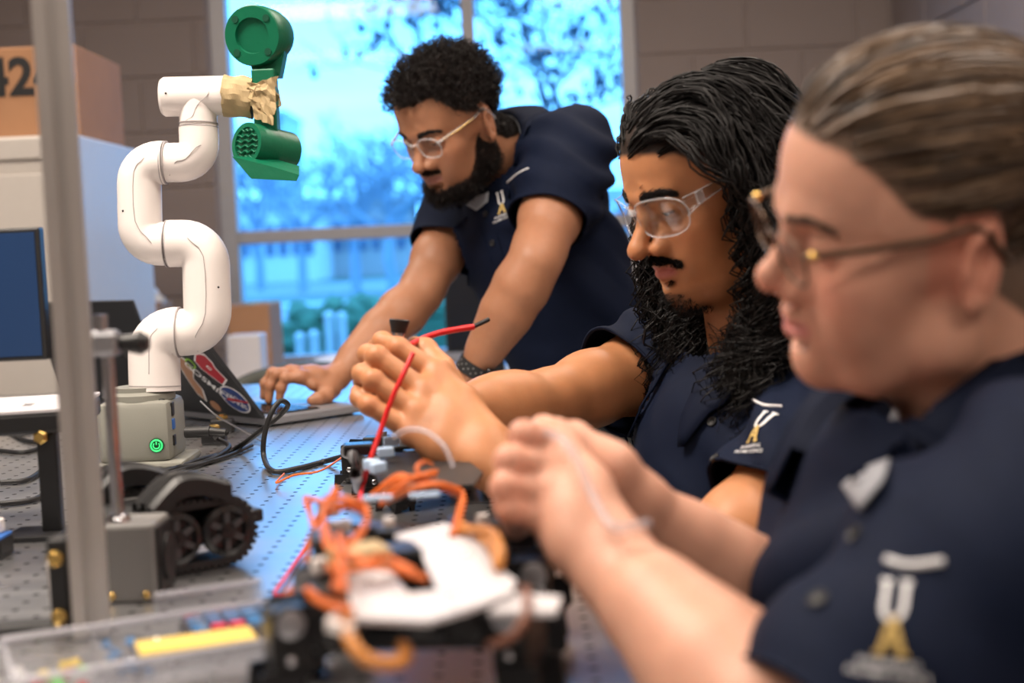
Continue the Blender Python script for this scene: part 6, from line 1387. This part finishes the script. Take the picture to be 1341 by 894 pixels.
# thin loose wires on the table
cable([tz(452, 596, .02), tz(420, 616, .02), tz(385, 622, .015), tz(362, 632, .005), tz(372, 620, .004)], .0013, M['orange'], 'thin orange wire curling on the table beside the black cable')
cable([tz(440, 650, .05), tz(415, 690, .02), tz(398, 720), tz(372, 758), tz(360, 778), tz(385, 775, .02)], .0016, M['red'], 'thin red wire trailing over the table left of the robots')
cable([tz(437, 655, .05), tz(418, 672, .03), tz(412, 705, .01), tz(420, 740, .02), tz(418, 765, .05)], .0014, M['red'], 'short red wire hanging beside the orange bundle')
# ------------------------------------------------------------------ things held in the hands
kb_ = P(521, 446, 1.49); kt = P(523, 421, 1.49); ax_ = nv(kt-kb_); kn_ = thing('threaded_knob', kb_-ax_*.01, 'black-capped metal knob held up in the long-haired person\'s fingers', 'knob')
MB().cyl(kb_-ax_*.012, kb_+ax_*.010, .0065, n=16).build('stem', M['chrome'], kn_, True, 40); MB().lathe([(.0078, 0), (.0085, .004), (.0105, .011), (.0108, .0135), (.0095, .0145)], kb_+ax_*.008, ax_, 24).build('cap', M['black'], kn_, True, 40)
cable([P(537, 452, 1.47), P(552, 444, 1.50), P(575, 436, 1.52), P(600, 431, 1.53), P(620, 428, 1.54)], .0034, M['red'], 'thick red wire arcing from the knob toward the bearded person\'s forearm')
tag(MB().tube(spline([P(619, 428, 1.54), P(630, 423, 1.545), P(640, 418, 1.55)], 10), .0026, 8).build('wire_tip', M['black'], None, True), 'dark tip at the end of the thick red wire', 'wire tip')
cable([P(541, 462, 1.38), P(528, 490, 1.37), P(512, 525, 1.365), P(498, 565, 1.36), P(484, 605, 1.35), P(474, 640, 1.35), on_z(471, 664, TZ+.08)], .0026, M['red'], 'red wire hanging down in front of the long-haired person\'s fingers')
M['clear_tube'] = mat('clear_tubing', (.62, .56, .60), .2, noise=.02, alpha=.30)
cable([P(515, 572, 1.345), P(535, 562, 1.335), P(560, 566, 1.325), P(582, 585, 1.315), P(594, 612, 1.31)], .0032, M['clear_tube'], 'clear thin tube lying across the long-haired person\'s hand', 'tube')
cable([P(706, 566, .965), P(735, 575, .93), P(757, 605, .915), P(772, 640, .905), P(790, 675, .888), P(806, 690, .878), P(826, 689, .876), P(850, 684, .885)], .0032, M['clear_tube'], 'clear thin tube held in the nearest person\'s fists', 'tube')
# ------------------------------------------------------------------ stools
def stool(x, y, label):
    t = thing('stool', (x, y, 0), label, 'stool', 'stools at the table'); MB().lathe([(.02, 0), (.165, 0), (.17, .012), (.165, .035), (.14, .045), (.02, .048)], (x, y, .50), (0, 0, 1), 32).build('seat', M['black'], t, True, 40)
    for k in range(4): a = math.pi/4+k*math.pi/2; MB().cyl((x+.20*math.cos(a), y+.20*math.sin(a), 0), (x+.11*math.cos(a), y+.11*math.sin(a), .505), .013, n=12).build('leg', M['steel'], t, True, 40)
    MB().tube([(x+.165*math.cos(a), y+.165*math.sin(a), .2) for a in np.linspace(0, 2*math.pi, 32, endpoint=False)], .008, 8, closed=True).build('foot_ring', M['steel'], t, True)
stool(PEL2[0], PEL2[1], 'round stool under the long-haired person'); stool(PEL3[0], PEL3[1], 'round stool under the person nearest the camera')
